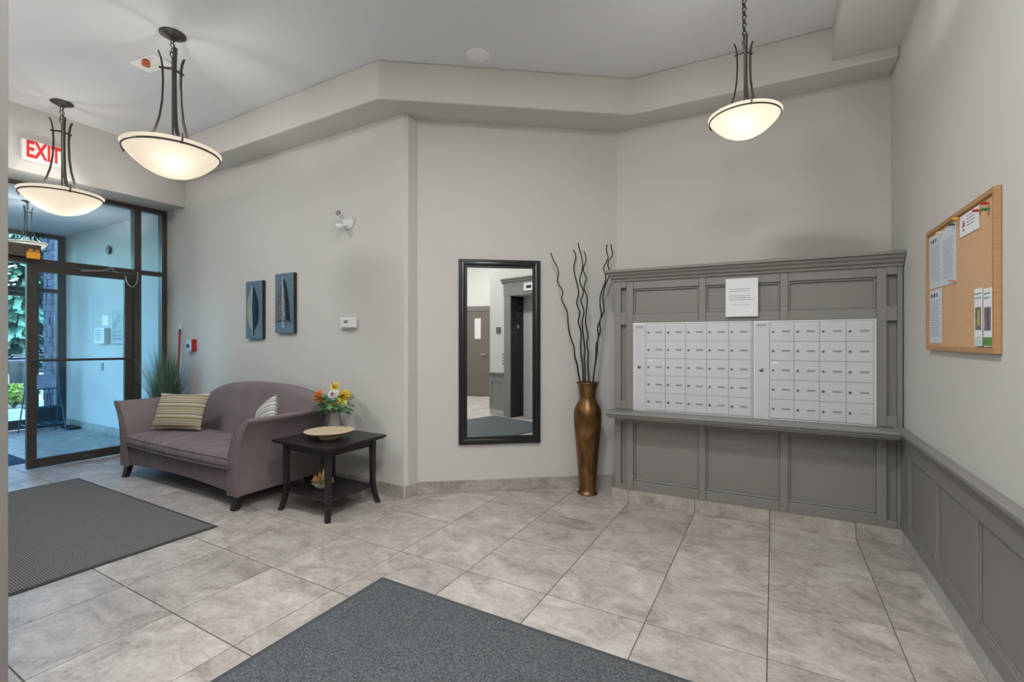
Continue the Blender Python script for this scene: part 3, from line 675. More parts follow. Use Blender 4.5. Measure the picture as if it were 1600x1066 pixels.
obj('sheet', B().box(.843, 1.056, -.003, .0, 1.492, 1.772), M_PAPER, np_)
bb = B()
for z0, z1, n_, x0, x1 in ((1.668, 1.695, 2, .868, 1.035), (1.605, 1.648, 3, .868, 1.035), (1.57, 1.58, 1, .885, 1.01)): words(bb, x0, x1, z0, z1, n_, -.0033, .35, 1.0, int(z0*100), .014)
obj('print', bb, M_INK, np_)

# ------------------------------------------------------------------ mirror on the angled wall
mo = thing('wall_mirror', 'tall rectangular wall mirror in a black stepped frame', 'mirror', (PA[0], PA[1], 0), ang)
mx0, mx1, mz0, mz1 = .348, 1.066, .415, 2.02
def ringframe(b, x0, x1, z0, z1, w, y0, y1, bev):
    b.box(x0, x0+w, y0, y1, z0, z1, bev=bev); b.box(x1-w, x1, y0, y1, z0, z1, bev=bev)
    b.box(x0+w*.5, x1-w*.5, y0+.0004, y1-.0004, z0, z0+w, bev=bev); b.box(x0+w*.5, x1-w*.5, y0+.0004, y1-.0004, z1-w, z1, bev=bev); return b
obj('frame', ringframe(B(), mx0, mx1, mz0, mz1, .022, -.03, -.002, .004), M_BLACK, mo)
obj('frame_moulding', ringframe(B(), mx0+.02, mx1-.02, mz0+.02, mz1-.02, .032, -.045, -.002, .01), M_BLACK, mo, smooth=True)
obj('frame_lip', ringframe(B(), mx0+.05, mx1-.05, mz0+.05, mz1-.05, .024, -.034, -.002, .004), M_BLACK, mo)
obj('mirror_glass', B().box(mx0+.06, mx1-.06, -.0295, -.004, mz0+.06, mz1-.06), M_MIRROR, mo)

# ------------------------------------------------------------------ floor vase with curly branches
M_COPPER = mat('antique_copper', (122, 90, 56), .36, .8, var=.5, vscale=22, bump=.15, bscale=60, stretch=(1, 1, .35))
vx, vy = -1.40, 3.835
fv = thing('floor_vase', 'tall antique copper floor vase standing beside the mailboxes', 'vase', (vx, vy, 0))
obj('body', B().lathe([(0, .0), (.088, 0), (.09, .008), (.078, .022), (.071, .04), (.074, .10), (.083, .22), (.098, .40), (.112, .54), (.119, .64), (.1195, .69), (.112, .735), (.094, .77), (.075, .795), (.068, .815), (.069, .84), (.075, .90), (.088, .94), (.1, .953), (.098, .957), (.083, .943), (.068, .90), (.062, .84), (.062, .80), (.05, .6), (0, .1)], 48), M_COPPER, fv, smooth=True)
obj('shoulder_ring', B().torus(.072, .005, (0, 0, .80), 40, 8).torus(.07, .004, (0, 0, .785), 40, 8), M_COPPER, fv, smooth=True)
M_TWIG = mat('curly_willow', (42, 36, 32), .6, bump=.3, bscale=80)
sticks = ((-.305, 2.077, .02), (-.105, 2.12, .03), (-.085, 2.137, -.03), (-.03, 2.095, .05), (.165, 2.132, -.02), (.240, 2.17, .03))
ca_, sa_ = math.cos(YAW), math.sin(YAW)
for k, (r_, zt, dd) in enumerate(sticks):
    rn = random.Random(40+k); pts = []; n = 46
    ba = R((180, 130, 235, 285, 330, 25)[k]); bl, be_ = .036*math.cos(ba), .036*math.sin(ba); dd = (.0, .10, -.12, .01, -.06, .12)[k]; ph = rn.uniform(0, 6); ph2 = rn.uniform(0, 6)
    for i in range(n+1):
        f = i/n; z = .45+(zt-.45)*f
        g = max(0, (z-.78)/(zt-.78)); l = bl*(1-g)+r_*g**1.12
        amp = .0145*max(0, min(1, (f-.30)*2.2))
        l += amp*math.sin(ph+f*46+1.3*math.sin(f*17+ph2)); e_ = be_*(1-g)+dd*g+.6*amp*math.cos(ph2+f*39)
        pts.append((l*ca_-e_*sa_, l*sa_+e_*ca_, z))
    tag(obj('willow_branch', B().tube(pts, [.0092*(1-.42*i/n) for i in range(n+1)], 6), M_TWIG, smooth=True, loc=(vx, vy, 0)),
        'dark curly willow branch standing in the copper floor vase', 'branch', 'curly branches in the copper vase')

# ------------------------------------------------------------------ notice board
bo = thing('notice_board', 'oak framed cork notice board hung on the right wall', 'notice board', (RX, 0, 0))
by0, by1, bz0, bz1 = 2.375, 3.262, 1.268, 1.892
obj('cork_panel', B().box(-.012, -.002, by0+.02, by1-.02, bz0+.02, bz1-.02), M_CORK, bo)
obj('frame_side', B().box(-.022, -.001, by0, by0+.02, bz0, bz1, bev=.002), M_OAK, bo)
obj('frame_side', B().box(-.022, -.001, by1-.02, by1, bz0, bz1, bev=.002), M_OAK, bo)
obj('frame_rail', B().box(-.0215, -.001, by0+.018, by1-.018, bz0, bz0+.022, bev=.002), M_OAK, bo)
obj('frame_rail', B().box(-.0215, -.001, by0+.018, by1-.018, bz1-.022, bz1, bev=.002), M_OAK, bo)
def sheet(name, label, cat, y0, y1, z0, z1, m, x, draw=None, tilt=0, group=None):
    t = thing(name, label, cat, (RX-.0125, (y0+y1)/2, (z0+z1)/2), -R(90), group)
    w_, h_ = (y1-y0)/2, (z1-z0)/2     # local x runs towards the viewer's right, local -y faces the room
    t.rotation_euler = (0, tilt, -R(90))
    obj('paper', B().box(-w_, w_, -x-.0012, -x, -h_, h_), m, t)
    if draw: draw(t, w_, h_, -x-.0015)
    return t
def lines(n, seed, head=True):
    def f(t, w, h, y):
        b = words(B(), -w*.8, w*.85, -h*.8, h*.6, n, y, .4, .98, seed, .03)
        obj('print', b, M_INK, t)
        if head: obj('heading', words(B(), -w*.8, w*.5, h*.68, h*.86, 1, y, .8, 1.0, seed+1, .05), mat('dark_ink', (92, 94, 102), .9), t)
    return f
sheet('notice_sheet', 'typed bluish sheet pinned in the far top corner of the cork board', 'notice', 3.022, 3.225, 1.585, 1.855, M_PAPERB, .001, lines(18, 3))
sheet('notice_sheet', 'typed bluish sheet pinned beside the corner sheet on the cork board', 'notice', 2.815, 3.020, 1.582, 1.853, M_PAPERB, .001, lines(20, 6, False))
sheet('notice_sheet', 'typed bluish sheet pinned low on the cork board under the others', 'notice', 3.020, 3.220, 1.305, 1.576, M_PAPERB, .001, lines(17, 9))
def card(t, w, h, y):
    obj('print', words(B(), -w*.25, w*.8, -h*.4, h*.75, 4, y, .35, .95, 12, .03), mat('blue_ink', (120, 130, 160), .9), t)
    b = B(); b.quad((-w*.75, y, -h*.2), (-w*.45, y, -h*.1), (-w*.5, y, h*.35), (-w*.62, y, h*.55)); b.quad((-w*.72, y, -h*.55), (-w*.5, y, -h*.5), (-w*.52, y, -h*.3), (-w*.68, y, -h*.32)); obj('emblem', b, mat('brown_ink', (160, 90, 70), .9), t)
sheet('notice_card', 'small white card with a brown emblem pinned on the cork board', 'card', 2.545, 2.765, 1.770, 1.862, M_PAPER, .001, card)
def broch(seed, green):
    def f(t, w, h, y):
        obj('heading', words(B(), -w*.8, w*.8, h*.55, h*.85, 2, y, .4, 1, seed, .02), mat('teal_ink', (110, 140, 150), .8), t)
        obj('picture', B().box(-w*.75, w*.75, y-.0003, y, -h*.45, h*.35), mat('brochure_photo_%d' % seed, (112, 106, 110), .5, var=.5, vscale=28), t)
        obj('figure', B().quad((-w*.1, y-.0006, -h*.3), (w*.35, y-.0006, -h*.3), (w*.3, y-.0006, h*.25), (0, y-.0006, h*.25)), mat('hi_vis_print' if green else 'red_print', (196, 206, 60) if green else (120, 60, 60), .6), t)
        obj('band', B().box(-w*.98, w*.98, y-.0003, y, -h*.97, -h*.68), mat('green_print', (96, 140, 62), .6) if not green else mat('pale_print', (196, 214, 216), .6), t)
    return f
sheet('brochure', 'narrow folded brochure with a yellow figure in a cork board pocket', 'brochure', 2.503, 2.585, 1.297, 1.527, M_PAPER, .004, broch(5, True))
sheet('brochure', 'narrow folded brochure with a green band in a cork board pocket', 'brochure', 2.408, 2.492, 1.295, 1.520, M_PAPER, .004, broch(8, False))
for nm, y0 in (('first', 2.50), ('second', 2.405)):
    h_ = obj('brochure_pocket', B().box(-.016, -.0125, y0, y0+.088, bz0+.024, bz0+.09), glass_mat('clear_plastic_'+nm, (.92, .95, .95), 1.3), bo)
for k, (y, z, col, cn) in enumerate(((2.449, 1.845, (196, 40, 34), 'red'), (2.447, 1.822, (34, 130, 64), 'green'), (2.535, 1.838, (170, 40, 40), 'dark red'), (2.775, 1.860, (232, 176, 40), 'yellow'), (3.015, 1.846, (228, 214, 150), 'cream'), (2.83, 1.845, (60, 74, 66), 'grey green'), (2.825, 1.590, (200, 130, 120), 'pink'))):
    p = obj('push_pin', B().lathe([(0, 0), (.0035, 0), (.0035, .004), (.0065, .006), (.0045, .016), (.0065, .021), (0, .023)], 12).move(Matrix.Rotation(R(-90), 4, 'Y')), mat('pin_'+cn.replace(' ', '_'), col, .35), smooth=True, loc=(RX-.0152, y, z))
    tag(p, cn+' plastic push pin stuck in the cork notice board', 'push pin')

# ------------------------------------------------------------------ sofa wall fittings
def artpanel(label, x0, x1, z0, z1):
    t = thing('wall_art_panel', label, 'wall art', ((x0+x1)/2, YL-.001, (z0+z1)/2)); w, h = (x1-x0)/2, (z1-z0)/2
    obj('panel', B().box(-w, w, -.036, 0, -h, h, bev=.002), mat('slate_blue_wood', (92, 116, 134), .7, var=.18, vscale=7, stretch=(.3, 1, 9), bump=.2, bscale=30), t)
    obj('edge', B().box(w-.0005, w+.002, -.034, 0, -h, h), M_BLACKP, t)
    return t, w, h
a1, w, h = artpanel('slate blue wall panel with a smooth single leaf in two colours', -4.845, -4.565, 1.337, 1.933)
M_TAUPE = mat('taupe_metal_leaf', (158, 144, 128), .5, .1, var=.3, vscale=10)
M_BLUEL = mat('dark_blue_leaf', (22, 44, 66), .4, .3, var=.3, vscale=25, stretch=(.2, 1, 3))
def half(sgn):
    def f(u, v):
        z = -.21+.455*v; wd = .098*math.sin(math.pi*min(1, v**.85*.97+.03))**.75
        x = sgn*wd*u; return (x-.01, -.04-.012*(1-u*u)*math.sin(math.pi*v)-.004*u*math.sin(3*v), z)
    return f
obj('leaf_half', B().grid(half(-1), 6, 24), M_TAUPE, a1, smooth=True)
obj('leaf_half', B().grid(half(1), 6, 24), M_BLUEL, a1, smooth=True)
obj('midrib', B().tube([(-.01, -.046, -.27), (-.01, -.048, -.1), (-.01, -.048, .25)], .005, 6), mat('pale_wire', (160, 176, 188), .4, .4), a1, smooth=True)
obj('stem', B().tube([(-.015, -.044, -.27), (-.025, -.044, -.20)], .004, 6).tube([(.02, -.044, -.265), (-.005, -.044, -.18)], .004, 6), M_BLACKP, a1, smooth=True)
a2, w, h = artpanel('slate blue wall panel with a fringed fern leaf in relief', -4.352, -4.068, 1.392, 1.98)
M_PALE = mat('pale_blue_leaflets', (176, 194, 208), .5, .2)
lb, rb_, kb = B(), B(), B()
for i in range(19):
    f = i/18; z = -.165+.39*f; L_ = .105*(1-f)**.55+.015
    lb.tube([(-.005, -.05, z+.012), (-L_*.6, -.050, z), (-L_-.01, -.045, z-.012)], [.004, .006, .002], 5)
    rb_.tube([(.0, -.05, z+.012), (L_*.22, -.062, z+.006), (L_*.42, -.056, z-.004)], [.004, .007, .003], 5)
    kb.tube([(L_*.35, -.046, z+.006), (L_*.7, -.046, z), (L_*.95, -.045, z-.012)], [.006, .007, .002], 5)  # black slats stand in for the dark shadow beside the fern
for nm, b_, m_ in (('left_leaflets', lb, M_TAUPE), ('inner_leaflets', rb_, M_PALE), ('shadow_leaflets', kb, M_BLACKP)):
    o = obj(nm, b_, m_, a2, smooth=True); o['kind'] = 'stuff'
obj('midrib', B().tube([(-.012, -.045, -.25), (-.004, -.055, -.15), (0, -.055, .25)], .005, 6).tube([(.015, -.045, -.255), (0, -.05, -.17)], .004, 6), MATS['pale_wire'], a2, smooth=True)
th = thing('thermostat', 'white rectangular thermostat on the wall above the side table', 'thermostat', (-3.325, YL-.001, 1.472))
obj('back_plate', B().box(-.105, .085, -.012, 0, -.055, .05, bev=.004), M_WHITE, th)
obj('body', B().box(-.08, .105, -.045, -.010, -.042, .045, bev=.008), M_WHITE, th)
obj('display', B().box(-.03, .02, -.0465, -.044, .0, .024), mat('lcd', (120, 124, 120), .4), th)
em = thing('emergency_light', 'twin head emergency light high on the sofa wall', 'emergency light', (-3.345, YL-.001, 2.375)); em.scale = (.74, .74, .74)
obj('base', B().lathe([(0, 0), (.085, 0), (.085, .012), (.06, .035), (.035, .06), (0, .062)], 32).move(Matrix.Rotation(R(90), 4, 'X')), M_WHITE, em, smooth=True)
def head(nm, loc, ax, az, m):
    Mh = Matrix.Translation(loc) @ Matrix.Rotation(az, 4, 'Z') @ Matrix.Rotation(ax, 4, 'X')
    o = obj(nm, B().lathe([(0, -.05), (.022, -.048), (.034, -.03), (.042, .0), (.045, .02), (.04, .022), (.0, .016)], 24).move(Mh), m, em, smooth=True)
    obj('lens', B().lathe([(0, .0185), (.038, .0225), (.038, .024), (0, .024)], 24).move(Mh), mat('dark_reflector', (58, 54, 52), .35) if nm == 'lamp_head' and m is M_WHITE and az > 0 else M_WHITE, o, smooth=True)
head('lamp_head', (-.005, -.13, .085), R(80), R(12), M_WHITE)
head('lamp_head', (-.045, -.11, -.06), R(115), R(-50), M_WHITE)
obj('neck', B().tube([(0, -.03, .02), (-.005, -.09, .075)], .014, 8).tube([(0, -.03, -.02), (-.03, -.085, -.05)], .014, 8), M_WHITE, em, smooth=True)
pu = thing('fire_alarm_pull', 'red and white fire alarm pull station near the entrance glass', 'fire alarm', (-5.93, YL-.001, 1.262))
obj('body', B().box(-.06, .06, -.055, 0, -.068, .068, bev=.004), M_RED, pu)
obj('face', B().box(-.058, .056, -.0575, -.054, -.066, .066), mat('alarm_face', (206, 216, 232), .5), pu)
obj('handle', B().box(-.03, .012, -.068, -.056, -.03, .012, bev=.003), mat('dark_blue_mark', (44, 60, 96), .5), pu)

# ------------------------------------------------------------------ floor mats
ma = thing('entrance_mat', 'long grey ribbed mat lying before the glass entrance door', 'floor mat', (-4.60, 1.26, 0))
obj('pile', B().box(-1.155, 1.15, -.60, .585, .0005, .010, bev=.003), mat_carpet('grey_ribbed', (84, 82, 80), (132, 130, 127), 26), ma)
obj('rubber_edge', B().box(-1.185, 1.175, -.62, .605, .0003, .005, bev=.002), mat('mat_rubber', (56, 57, 60), .8), ma)
mn = thing('elevator_mat', 'charcoal carpet mat lying on the tiles before the elevator', 'floor mat', (-.62, 1.18, 0))
obj('pile', B().box(-1.245, 1.245, -.71, .705, .0005, .010, bev=.003), mat_carpet('charcoal_pile', (60, 63, 66), (114, 118, 121)), mn)
obj('rubber_edge', B().box(-1.275, 1.275, -.735, .73, .0003, .005, bev=.002), mat('mat_rubber2', (72, 74, 76), .8), mn)

# ------------------------------------------------------------------ sofa
SX0, SX1 = -5.505, -3.565
so_ = thing('sofa', 'taupe velvet two seat sofa with flared arms and camel back', 'sofa', (-4.535, 2.47, 0))
def rel(x): return x+4.535
yf, ybk = 2.085-2.47, 2.86-2.47
def armprof(sgn):
    # outline in (x, z), outer side first, x measured from the outer bottom corner towards outside
    outer = [(0, .118), (.0, .22), (.002, .34), (.014, .45), (.036, .54), (.070, .62), (.108, .67), (.128, .69)]
    top = [(.133, .708), (.122, .722), (.098, .724), (.065, .712), (.03, .69)]
    inner = [(-.025, .64), (-.07, .58), (-.105, .51), (-.128, .43), (-.14, .34), (-.145, .22), (-.145, .118)]
    return [(sgn*x, z) for x, z in outer+top+inner]
for sgn, x in ((1, rel(SX1)), (-1, rel(SX0))):
    pr_ = [(x+a, z) for a, z in armprof(sgn)]
    Mx = Matrix(((1, 0, 0, 0), (0, 0, 1, 0), (0, 1, 0, 0), (0, 0, 0, 1)))
    ab = B().prism(pr_, yf, ybk-.02, Mx)
    bmesh.ops.recalc_face_normals(ab.bm, faces=ab.bm.faces)
    ar = obj('arm', ab, M_SOFA, so_, smooth=True, bev=.012, seg=3)
    pip = B().tube([(a*1.0, yf+.004, z) for a, z in pr_]+[(pr_[0][0], yf+.004, pr_[0][1])], .005, 6)
    obj('piping', pip, M_SOFA, ar, smooth=True)
# front rail with arched lower edge
arch = [(rel(SX0)+.13, .12)]+[(rel(SX0)+.13+(SX1-SX0-.26)*k/16, .12+.036*math.sin(math.pi*k/16)**.7) for k in range(1, 16)]+[(rel(SX1)-.13, .12), (rel(SX1)-.13, .30), (rel(SX0)+.13, .30)]
obj('front_rail', B().prism(arch, yf+.022, yf+.09, Matrix(((1, 0, 0, 0), (0, 0, 1, 0), (0, 1, 0, 0), (0, 0, 0, 1)))), M_SOFA, so_, bev=.008, smooth=True)
obj('seat_deck', B().box(rel(SX0)+.13, rel(SX1)-.13, yf+.08, ybk-.02, .15, .30), M_SOFA, so_)
# cushion
cw0, cw1 = rel(SX0)+.118, rel(SX1)-.118
def cushion(x0, x1, y0, y1, z0, z1, puff=.02, n=28, e=7):
    b = B(); cx, cy_, cz = (x0+x1)/2, (y0+y1)/2, (z0+z1)/2; hx, hy, hz = (x1-x0)/2, (y1-y0)/2, (z1-z0)/2
    def f(s_):
        def g(u, v):
            X, Y = 2*u-1, 2*v-1
            r = (abs(X)**14+abs(Y)**14)
            edge = max(0, 1-max(abs(X), abs(Y))**16)
            zz = hz*(.62+.38*edge**.5)+puff*(1-X**4)*(1-Y**4)
            bow = .02*(1-X*X)*(Y < 0)*Y*Y
            return (cx+hx*X, cy_+hy*Y-bow, cz+s_*zz)
        return g
    b.grid(f(1), n, 14); b.grid(lambda u, v: f(-1)(1-u, v), n, 14)
    for a in range(4):
        pass
    # side band
    def ring(s_):
        pts = []
        for k in range(n): pts.append((k/n, 0))
        for k in range(14): pts.append((1, k/14))
        for k in range(n): pts.append((1-k/n, 1))
        for k in range(14): pts.append((0, 1-k/14))
        return [b.bm.verts.new(f(s_)(*p)) for p in pts]
    lo_, hi_ = ring(-1), ring(1); mid = [b.bm.verts.new(((p.co+q_.co)/2 + (Vector(((p.co.x-cx)/hx, (p.co.y-cy_)/hy, 0)))*.012)) for p, q_ in zip(lo_, hi_)]
    N = len(lo_)
    for i in range(N):
        j = (i+1) % N
        b.bm.faces.new((lo_[i], lo_[j], mid[j], mid[i])); b.bm.faces.new((mid[i], mid[j], hi_[j], hi_[i]))
    bmesh.ops.remove_doubles(b.bm, verts=b.bm.verts, dist=1e-4); bmesh.ops.recalc_face_normals(b.bm, faces=b.bm.faces)
    return b, [p for p in pts_edge(f, n)]
def pts_edge(f, n):
    out = []
    for k in range(n): out.append(f(1)(k/n, 0))
    for k in range(14): out.append(f(1)(1, k/14))
    for k in range(n): out.append(f(1)(1-k/n, 1))
    for k in range(15): out.append(f(1)(0, 1-k/14))
    return out
cbm, pe = cushion(cw0, cw1, yf-.005, .16, .298, .425, .022)
cu = obj('seat_cushion', cbm, M_SOFA2, so_, smooth=True)
obj('piping', B().tube([(x, y, z) for x, y, z in pe], .006, 6), M_SOFA2, cu, smooth=True)
lowp = [(x, y, .723-z) for x, y, z in pe]
obj('piping', B().tube(lowp, .006, 6), M_SOFA2, cu, smooth=True)
# camel back
top = [(-5.56, .66), (-5.40, .70), (-5.30, .728), (-5.243, .753), (-5.15, .80), (-5.06, .837), (-4.95, .868), (-4.83, .887), (-4.62, .905), (-4.4, .914), (-4.2, .915), (-4.0, .912), (-3.88, .904), (-3.77, .893), (-3.68, .878), (-3.60, .856), (-3.54, .82), (-3.50, .765), (-3.475, .70)]
def tz(x):
    for (a, za), (b_, zb) in zip(top, top[1:]):
        if a <= x <= b_: return za+(zb-za)*(x-a)/(b_-a)
    return .70
def backsurf(u, v):
    x = -5.56+(5.56-3.475)*u; zt = tz(x); sec = [(.16, .30), (.165, .42), (.20, .62), (.245, .86), (.262, .95), (.285, .99), (.32, 1.0), (.352, .985), (.372, .94), (.378, .8), (.375, .15)]
    k = v*(len(sec)-1); i = min(int(k), len(sec)-2); f = k-i
    y = sec[i][0]*(1-f)+sec[i+1][0]*f; zf = sec[i][1]*(1-f)+sec[i+1][1]*f
    end = max(0, abs(2*u-1)-.93)/.07
    zz = zt*zf; kk = max(0, min(1, (zz-.60)/.12)); x = min(x, -3.60+.13*kk); x = max(x, -5.47-.10*kk)
    y = y+(.28-y)*.5*end
    return (rel(x), y, zt*zf)
bk = B().grid(backsurf, 44, 30)
be = [e for e in bk.bm.edges if e.is_boundary]
bmesh.ops.holes_fill(bk.bm, edges=be, sides=0); bmesh.ops.recalc_face_normals(bk.bm, faces=bk.bm.faces)
obj('backrest', bk, M_SOFA, so_, smooth=True)
for x, y, f in ((rel(SX0)+.05, yf+.05, -1), (rel(SX1)-.08, yf+.05, -1), (rel(SX0)+.05, ybk-.1, 1), (rel(SX1)-.08, ybk-.1, 1)):
    lg = B(); n = 6
    rg = []
    for k in range(n+1):
        t = k/n; o_ = .03*(t**2); w_ = .036-.008*t; z = .135*(1-t)
        rg.append([lg.bm.verts.new((x+a*w_, y+f*o_+b_*w_*.8, z)) for a, b_ in ((-1, -1), (1, -1), (1, 1), (-1, 1))])
    for p, q_ in zip(rg, rg[1:]):
        for i in range(4): lg.bm.faces.new((p[i], p[(i+1) % 4], q_[(i+1) % 4], q_[i]))
    lg.bm.faces.new(rg[0]); lg.bm.faces.new(rg[-1][::-1]); bmesh.ops.recalc_face_normals(lg.bm, faces=lg.bm.faces)
    obj('leg', lg, M_WOOD, so_, bev=.004)

def pillow(label, loc, w, h, t, rot, m):
    b = B(); n = 22
    def f(s_):
        def g(u, v):
            X, Y = 2*u-1, 2*v-1
            th_ = (max(0, 1-abs(X)**3.2)*max(0, 1-abs(Y)**3.2))**.55
            pin = 1-.07*(1-abs(Y)**2)*abs(X)**3; pin2 = 1-.07*(1-abs(X)**2)*abs(Y)**3
            return (w/2*X*pin, s_*t/2*th_, h/2*Y*pin2)
        return g
    b.grid(f(1), n, n); b.grid(lambda u, v: f(-1)(1-u, v), n, n)
    bmesh.ops.remove_doubles(b.bm, verts=b.bm.verts, dist=1e-4); bmesh.ops.recalc_face_normals(b.bm, faces=b.bm.faces)
    o = obj('throw_pillow', b, m, smooth=True, loc=loc); o.rotation_euler = rot
    return tag(o, label, 'pillow')
M_ST1 = stripe_mat('stripe_olive', [(0, (150, 140, 112)), (.16, (196, 186, 160)), (.24, (122, 116, 96)), (.36, (174, 164, 136)), (.50, (214, 208, 190)), (.58, (134, 126, 104)), (.72, (186, 176, 148)), (.84, (110, 106, 96)), (.90, (196, 188, 166))], 2, 9)
M_ST2 = stripe_mat('stripe_pale', [(0, (176, 176, 168)), (.2, (214, 214, 208)), (.34, (112, 110, 104)), (.44, (196, 196, 188)), (.62, (220, 220, 214)), (.74, (92, 90, 86)), (.82, (184, 184, 178))], 2, 12)
pillow('olive and cream striped pillow leaning on the left sofa arm', (-5.05, 2.395, .625), .56, .36, .14, (R(-20), R(-1), R(19)), M_ST1)
pillow('pale grey striped pillow tucked behind the right sofa arm', (-3.885, 2.52, .655), .38, .26, .11, (R(-16), R(-27), R(-8)), M_ST2)

# ------------------------------------------------------------------ side table
st = thing('side_table', 'espresso wooden side table with curved legs and a lower shelf', 'side table', (-3.075, 2.535, 0))
TXh, TYh = .322, .29
obj('table_top', B().box(-TXh, TXh, -TYh, TYh, .532, .55, bev=.006).box(-TXh+.012, TXh-.012, -TYh+.012, TYh-.012, .522, .533, bev=.003), M_WOOD, st)
for sx in (-1, 1):
    for sy in (-1, 1):
        rg = []; lg = B(); n = 12
        for k in range(n+1):
            t = k/n; z = .523*(1-t); fl_ = .03*max(0, (t-.62)/.38)**1.8; w_ = .021-.005*t+.004*max(0, t-.8)
            cx_, cy_ = sx*(.238+fl_), sy*(.216+fl_)
            rg.append([lg.bm.verts.new((cx_+a*w_, cy_+b_*w_, z)) for a, b_ in ((-1, -1), (1, -1), (1, 1), (-1, 1))])
        for p, q_ in zip(rg, rg[1:]):
            for i in range(4): lg.bm.faces.new((p[i], p[(i+1) % 4], q_[(i+1) % 4], q_[i]))
        lg.bm.faces.new(rg[0]); lg.bm.faces.new(rg[-1][::-1]); bmesh.ops.recalc_face_normals(lg.bm, faces=lg.bm.faces)
        obj('leg', lg, M_WOOD, st, bev=.003)
for a in ((-.22, .22, -.226, -.212), (-.22, .22, .212, .226)): obj('apron', B().box(a[0], a[1], a[2], a[3], .465, .523, bev=.002), M_WOOD, st)
for a in ((-.248, -.234), (.234, .248)): obj('apron', B().box(a[0], a[1], -.198, .198, .465, .523, bev=.002), M_WOOD, st)
obj('lower_shelf', B().box(-.252, .252, -.23, .23, .135, .15, bev=.003), M_WOOD, st)
# dish on the table
tag(obj('wooden_dish', B().lathe([(0, 0), (.075, 0), (.08, .006), (.07, .02), (.10, .03), (.15, .042), (.183, .056), (.187, .061), (.18, .063), (.14, .052), (.08, .042), (0, .04)], 48, (0, 0, 0)), mat('pale_wood_dish', (206, 188, 160), .5, var=.06, vscale=8, stretch=(1, 5, 1)), smooth=True, loc=(-3.045, 2.50, .5505)), 'shallow pale wooden dish standing on the side table', 'dish')
# flower arrangement
fx, fy = -3.225, 2.70
bv = thing('flower_vase', 'glass vase of orange yellow and white flowers on the side table', 'flower vase', (fx, fy, .5505))
milky = glass_mat('vase_glass', (.86, .9, .94), 1.45)
_n = milky.node_tree; _d = _n.nodes.new('ShaderNodeBsdfDiffuse'); _d.inputs[0].default_value = (.80, .76, .76, 1); _m = _n.nodes.new('ShaderNodeMixShader'); _m.inputs[0].default_value = .22
_o = _n.nodes['Material Output']; _n.links.new(_o.inputs[0].links[0].from_socket, _m.inputs[1]); _n.links.new(_d.outputs[0], _m.inputs[2]); _n.links.new(_m.outputs[0], _o.inputs[0])
obj('vase', B().lathe([(0, 0), (.056, 0), (.058, .01), (.053, .08), (.047, .15), (.052, .165), (.049, .165), (.044, .15), (.05, .08), (.054, .012), (0, .01)], 32), milky, bv, smooth=True)
obj('filler', B().lathe([(0, .012), (.052, .012), (.0485, .085), (.02, .098), (0, .10)], 24), mat('orange_gravel', (238, 140, 84), .8, var=.4, vscale=90), bv)
M_STEM = mat('stem_green', (66, 96, 58), .7, var=.2, vscale=6); M_LF = mat('leaf_green', (84, 132, 92), .6, var=.3, vscale=10)
sb = B(); rn = random.Random(11)
fl_list = [((-.11, -.05, .30), .058, (224, 122, 40), 'orange'), ((-.10, -.02, .245), .036, (232, 166, 52), 'amber'), ((.005, .0, .375), .045, (228, 200, 56), 'yellow'), ((.005, -.03, .315), .052, (226, 222, 224), 'white'), ((.085, .0, .30), .055, (214, 178, 46), 'gold'), ((.0, -.07, .225), .036, (222, 204, 92), 'pale_yellow'), ((.055, -.06, .265), .026, (206, 206, 92), 'lime'), ((.1, -.05, .245), .026, (206, 206, 92), 'lime'), ((-.045, -.06, .21), .026, (130, 134, 178), 'lilac'), ((.03, -.07, .22), .03, (222, 204, 92), 'pale_yellow')]
for (px, py, pz), r_, c_, cn in fl_list:
    r_ *= 1.2
    c3 = (px*ca_-py*sa_, px*sa_+py*ca_, pz)
    sb.tube([(c3[0]*.1, c3[1]*.1, .03), (c3[0]*.3, c3[1]*.3, .16), c3], .0028, 5)
    b = B(); d = Vector((c3[0], c3[1]-.25, .12)).normalized(); a = d.cross(Vector((0, 0, 1))).normalized(); e_ = a.cross(d)
    for layer, (n_, rr, lift) in enumerate(((12, 1.0, .15), (10, .72, .35), (7, .42, .5))):
        for k in range(n_):
            an = 2*math.pi*(k+.5*layer)/n_; dir_ = a*math.cos(an)+e_*math.sin(an); sd_ = a*-math.sin(an)+e_*math.cos(an)
            o0 = Vector(c3)+d*r_*.1*layer; tip = o0+dir_*r_*rr+d*r_*lift*.6; mid = o0+dir_*r_*rr*.6+d*r_*lift*.5
            b.quad(o0, mid+sd_*r_*.2, tip, mid-sd_*r_*.2)
    fo = obj('flower', b, mat('petal_'+cn, c_, .6, var=.2, vscale=60), bv)
    obj('flower_center', B().lathe([(0, -.2*r_), (.22*r_, -.1*r_), (.22*r_, .05*r_), (0, .15*r_)], 10).move(Matrix.Translation(Vector(c3)+d*r_*.4)), mat('flower_center', (150, 100, 40), .8), fo)
obj('stems', sb, M_STEM, bv)
for k in range(120):
    an = rn.uniform(0, 6.283); rr = rn.uniform(.02, .12); z = rn.uniform(.17, .30); L_ = rn.uniform(.05, .085)
    p = Vector((rr*math.cos(an), rr*math.sin(an), z)); dr_ = Vector((math.cos(an), math.sin(an), rn.uniform(-.7, .4))).normalized(); sd_ = dr_.cross(Vector((0, 0, 1))).normalized()
    b = B(); b.quad(p, p+dr_*L_*.5+sd_*L_*.42+Vector((0, 0, .006)), p+dr_*L_, p+dr_*L_*.5-sd_*L_*.42+Vector((0, 0, .006)))
    obj('leaf', b, M_LF, bv)
b = B()
for k in range(9):
    z = .30+k*.012; b.lathe([(0, -.006), (.006, 0), (0, .006)], 6, (-.05+.004*math.sin(k*2.2), .02+.004*math.cos(k*2), z+.02))
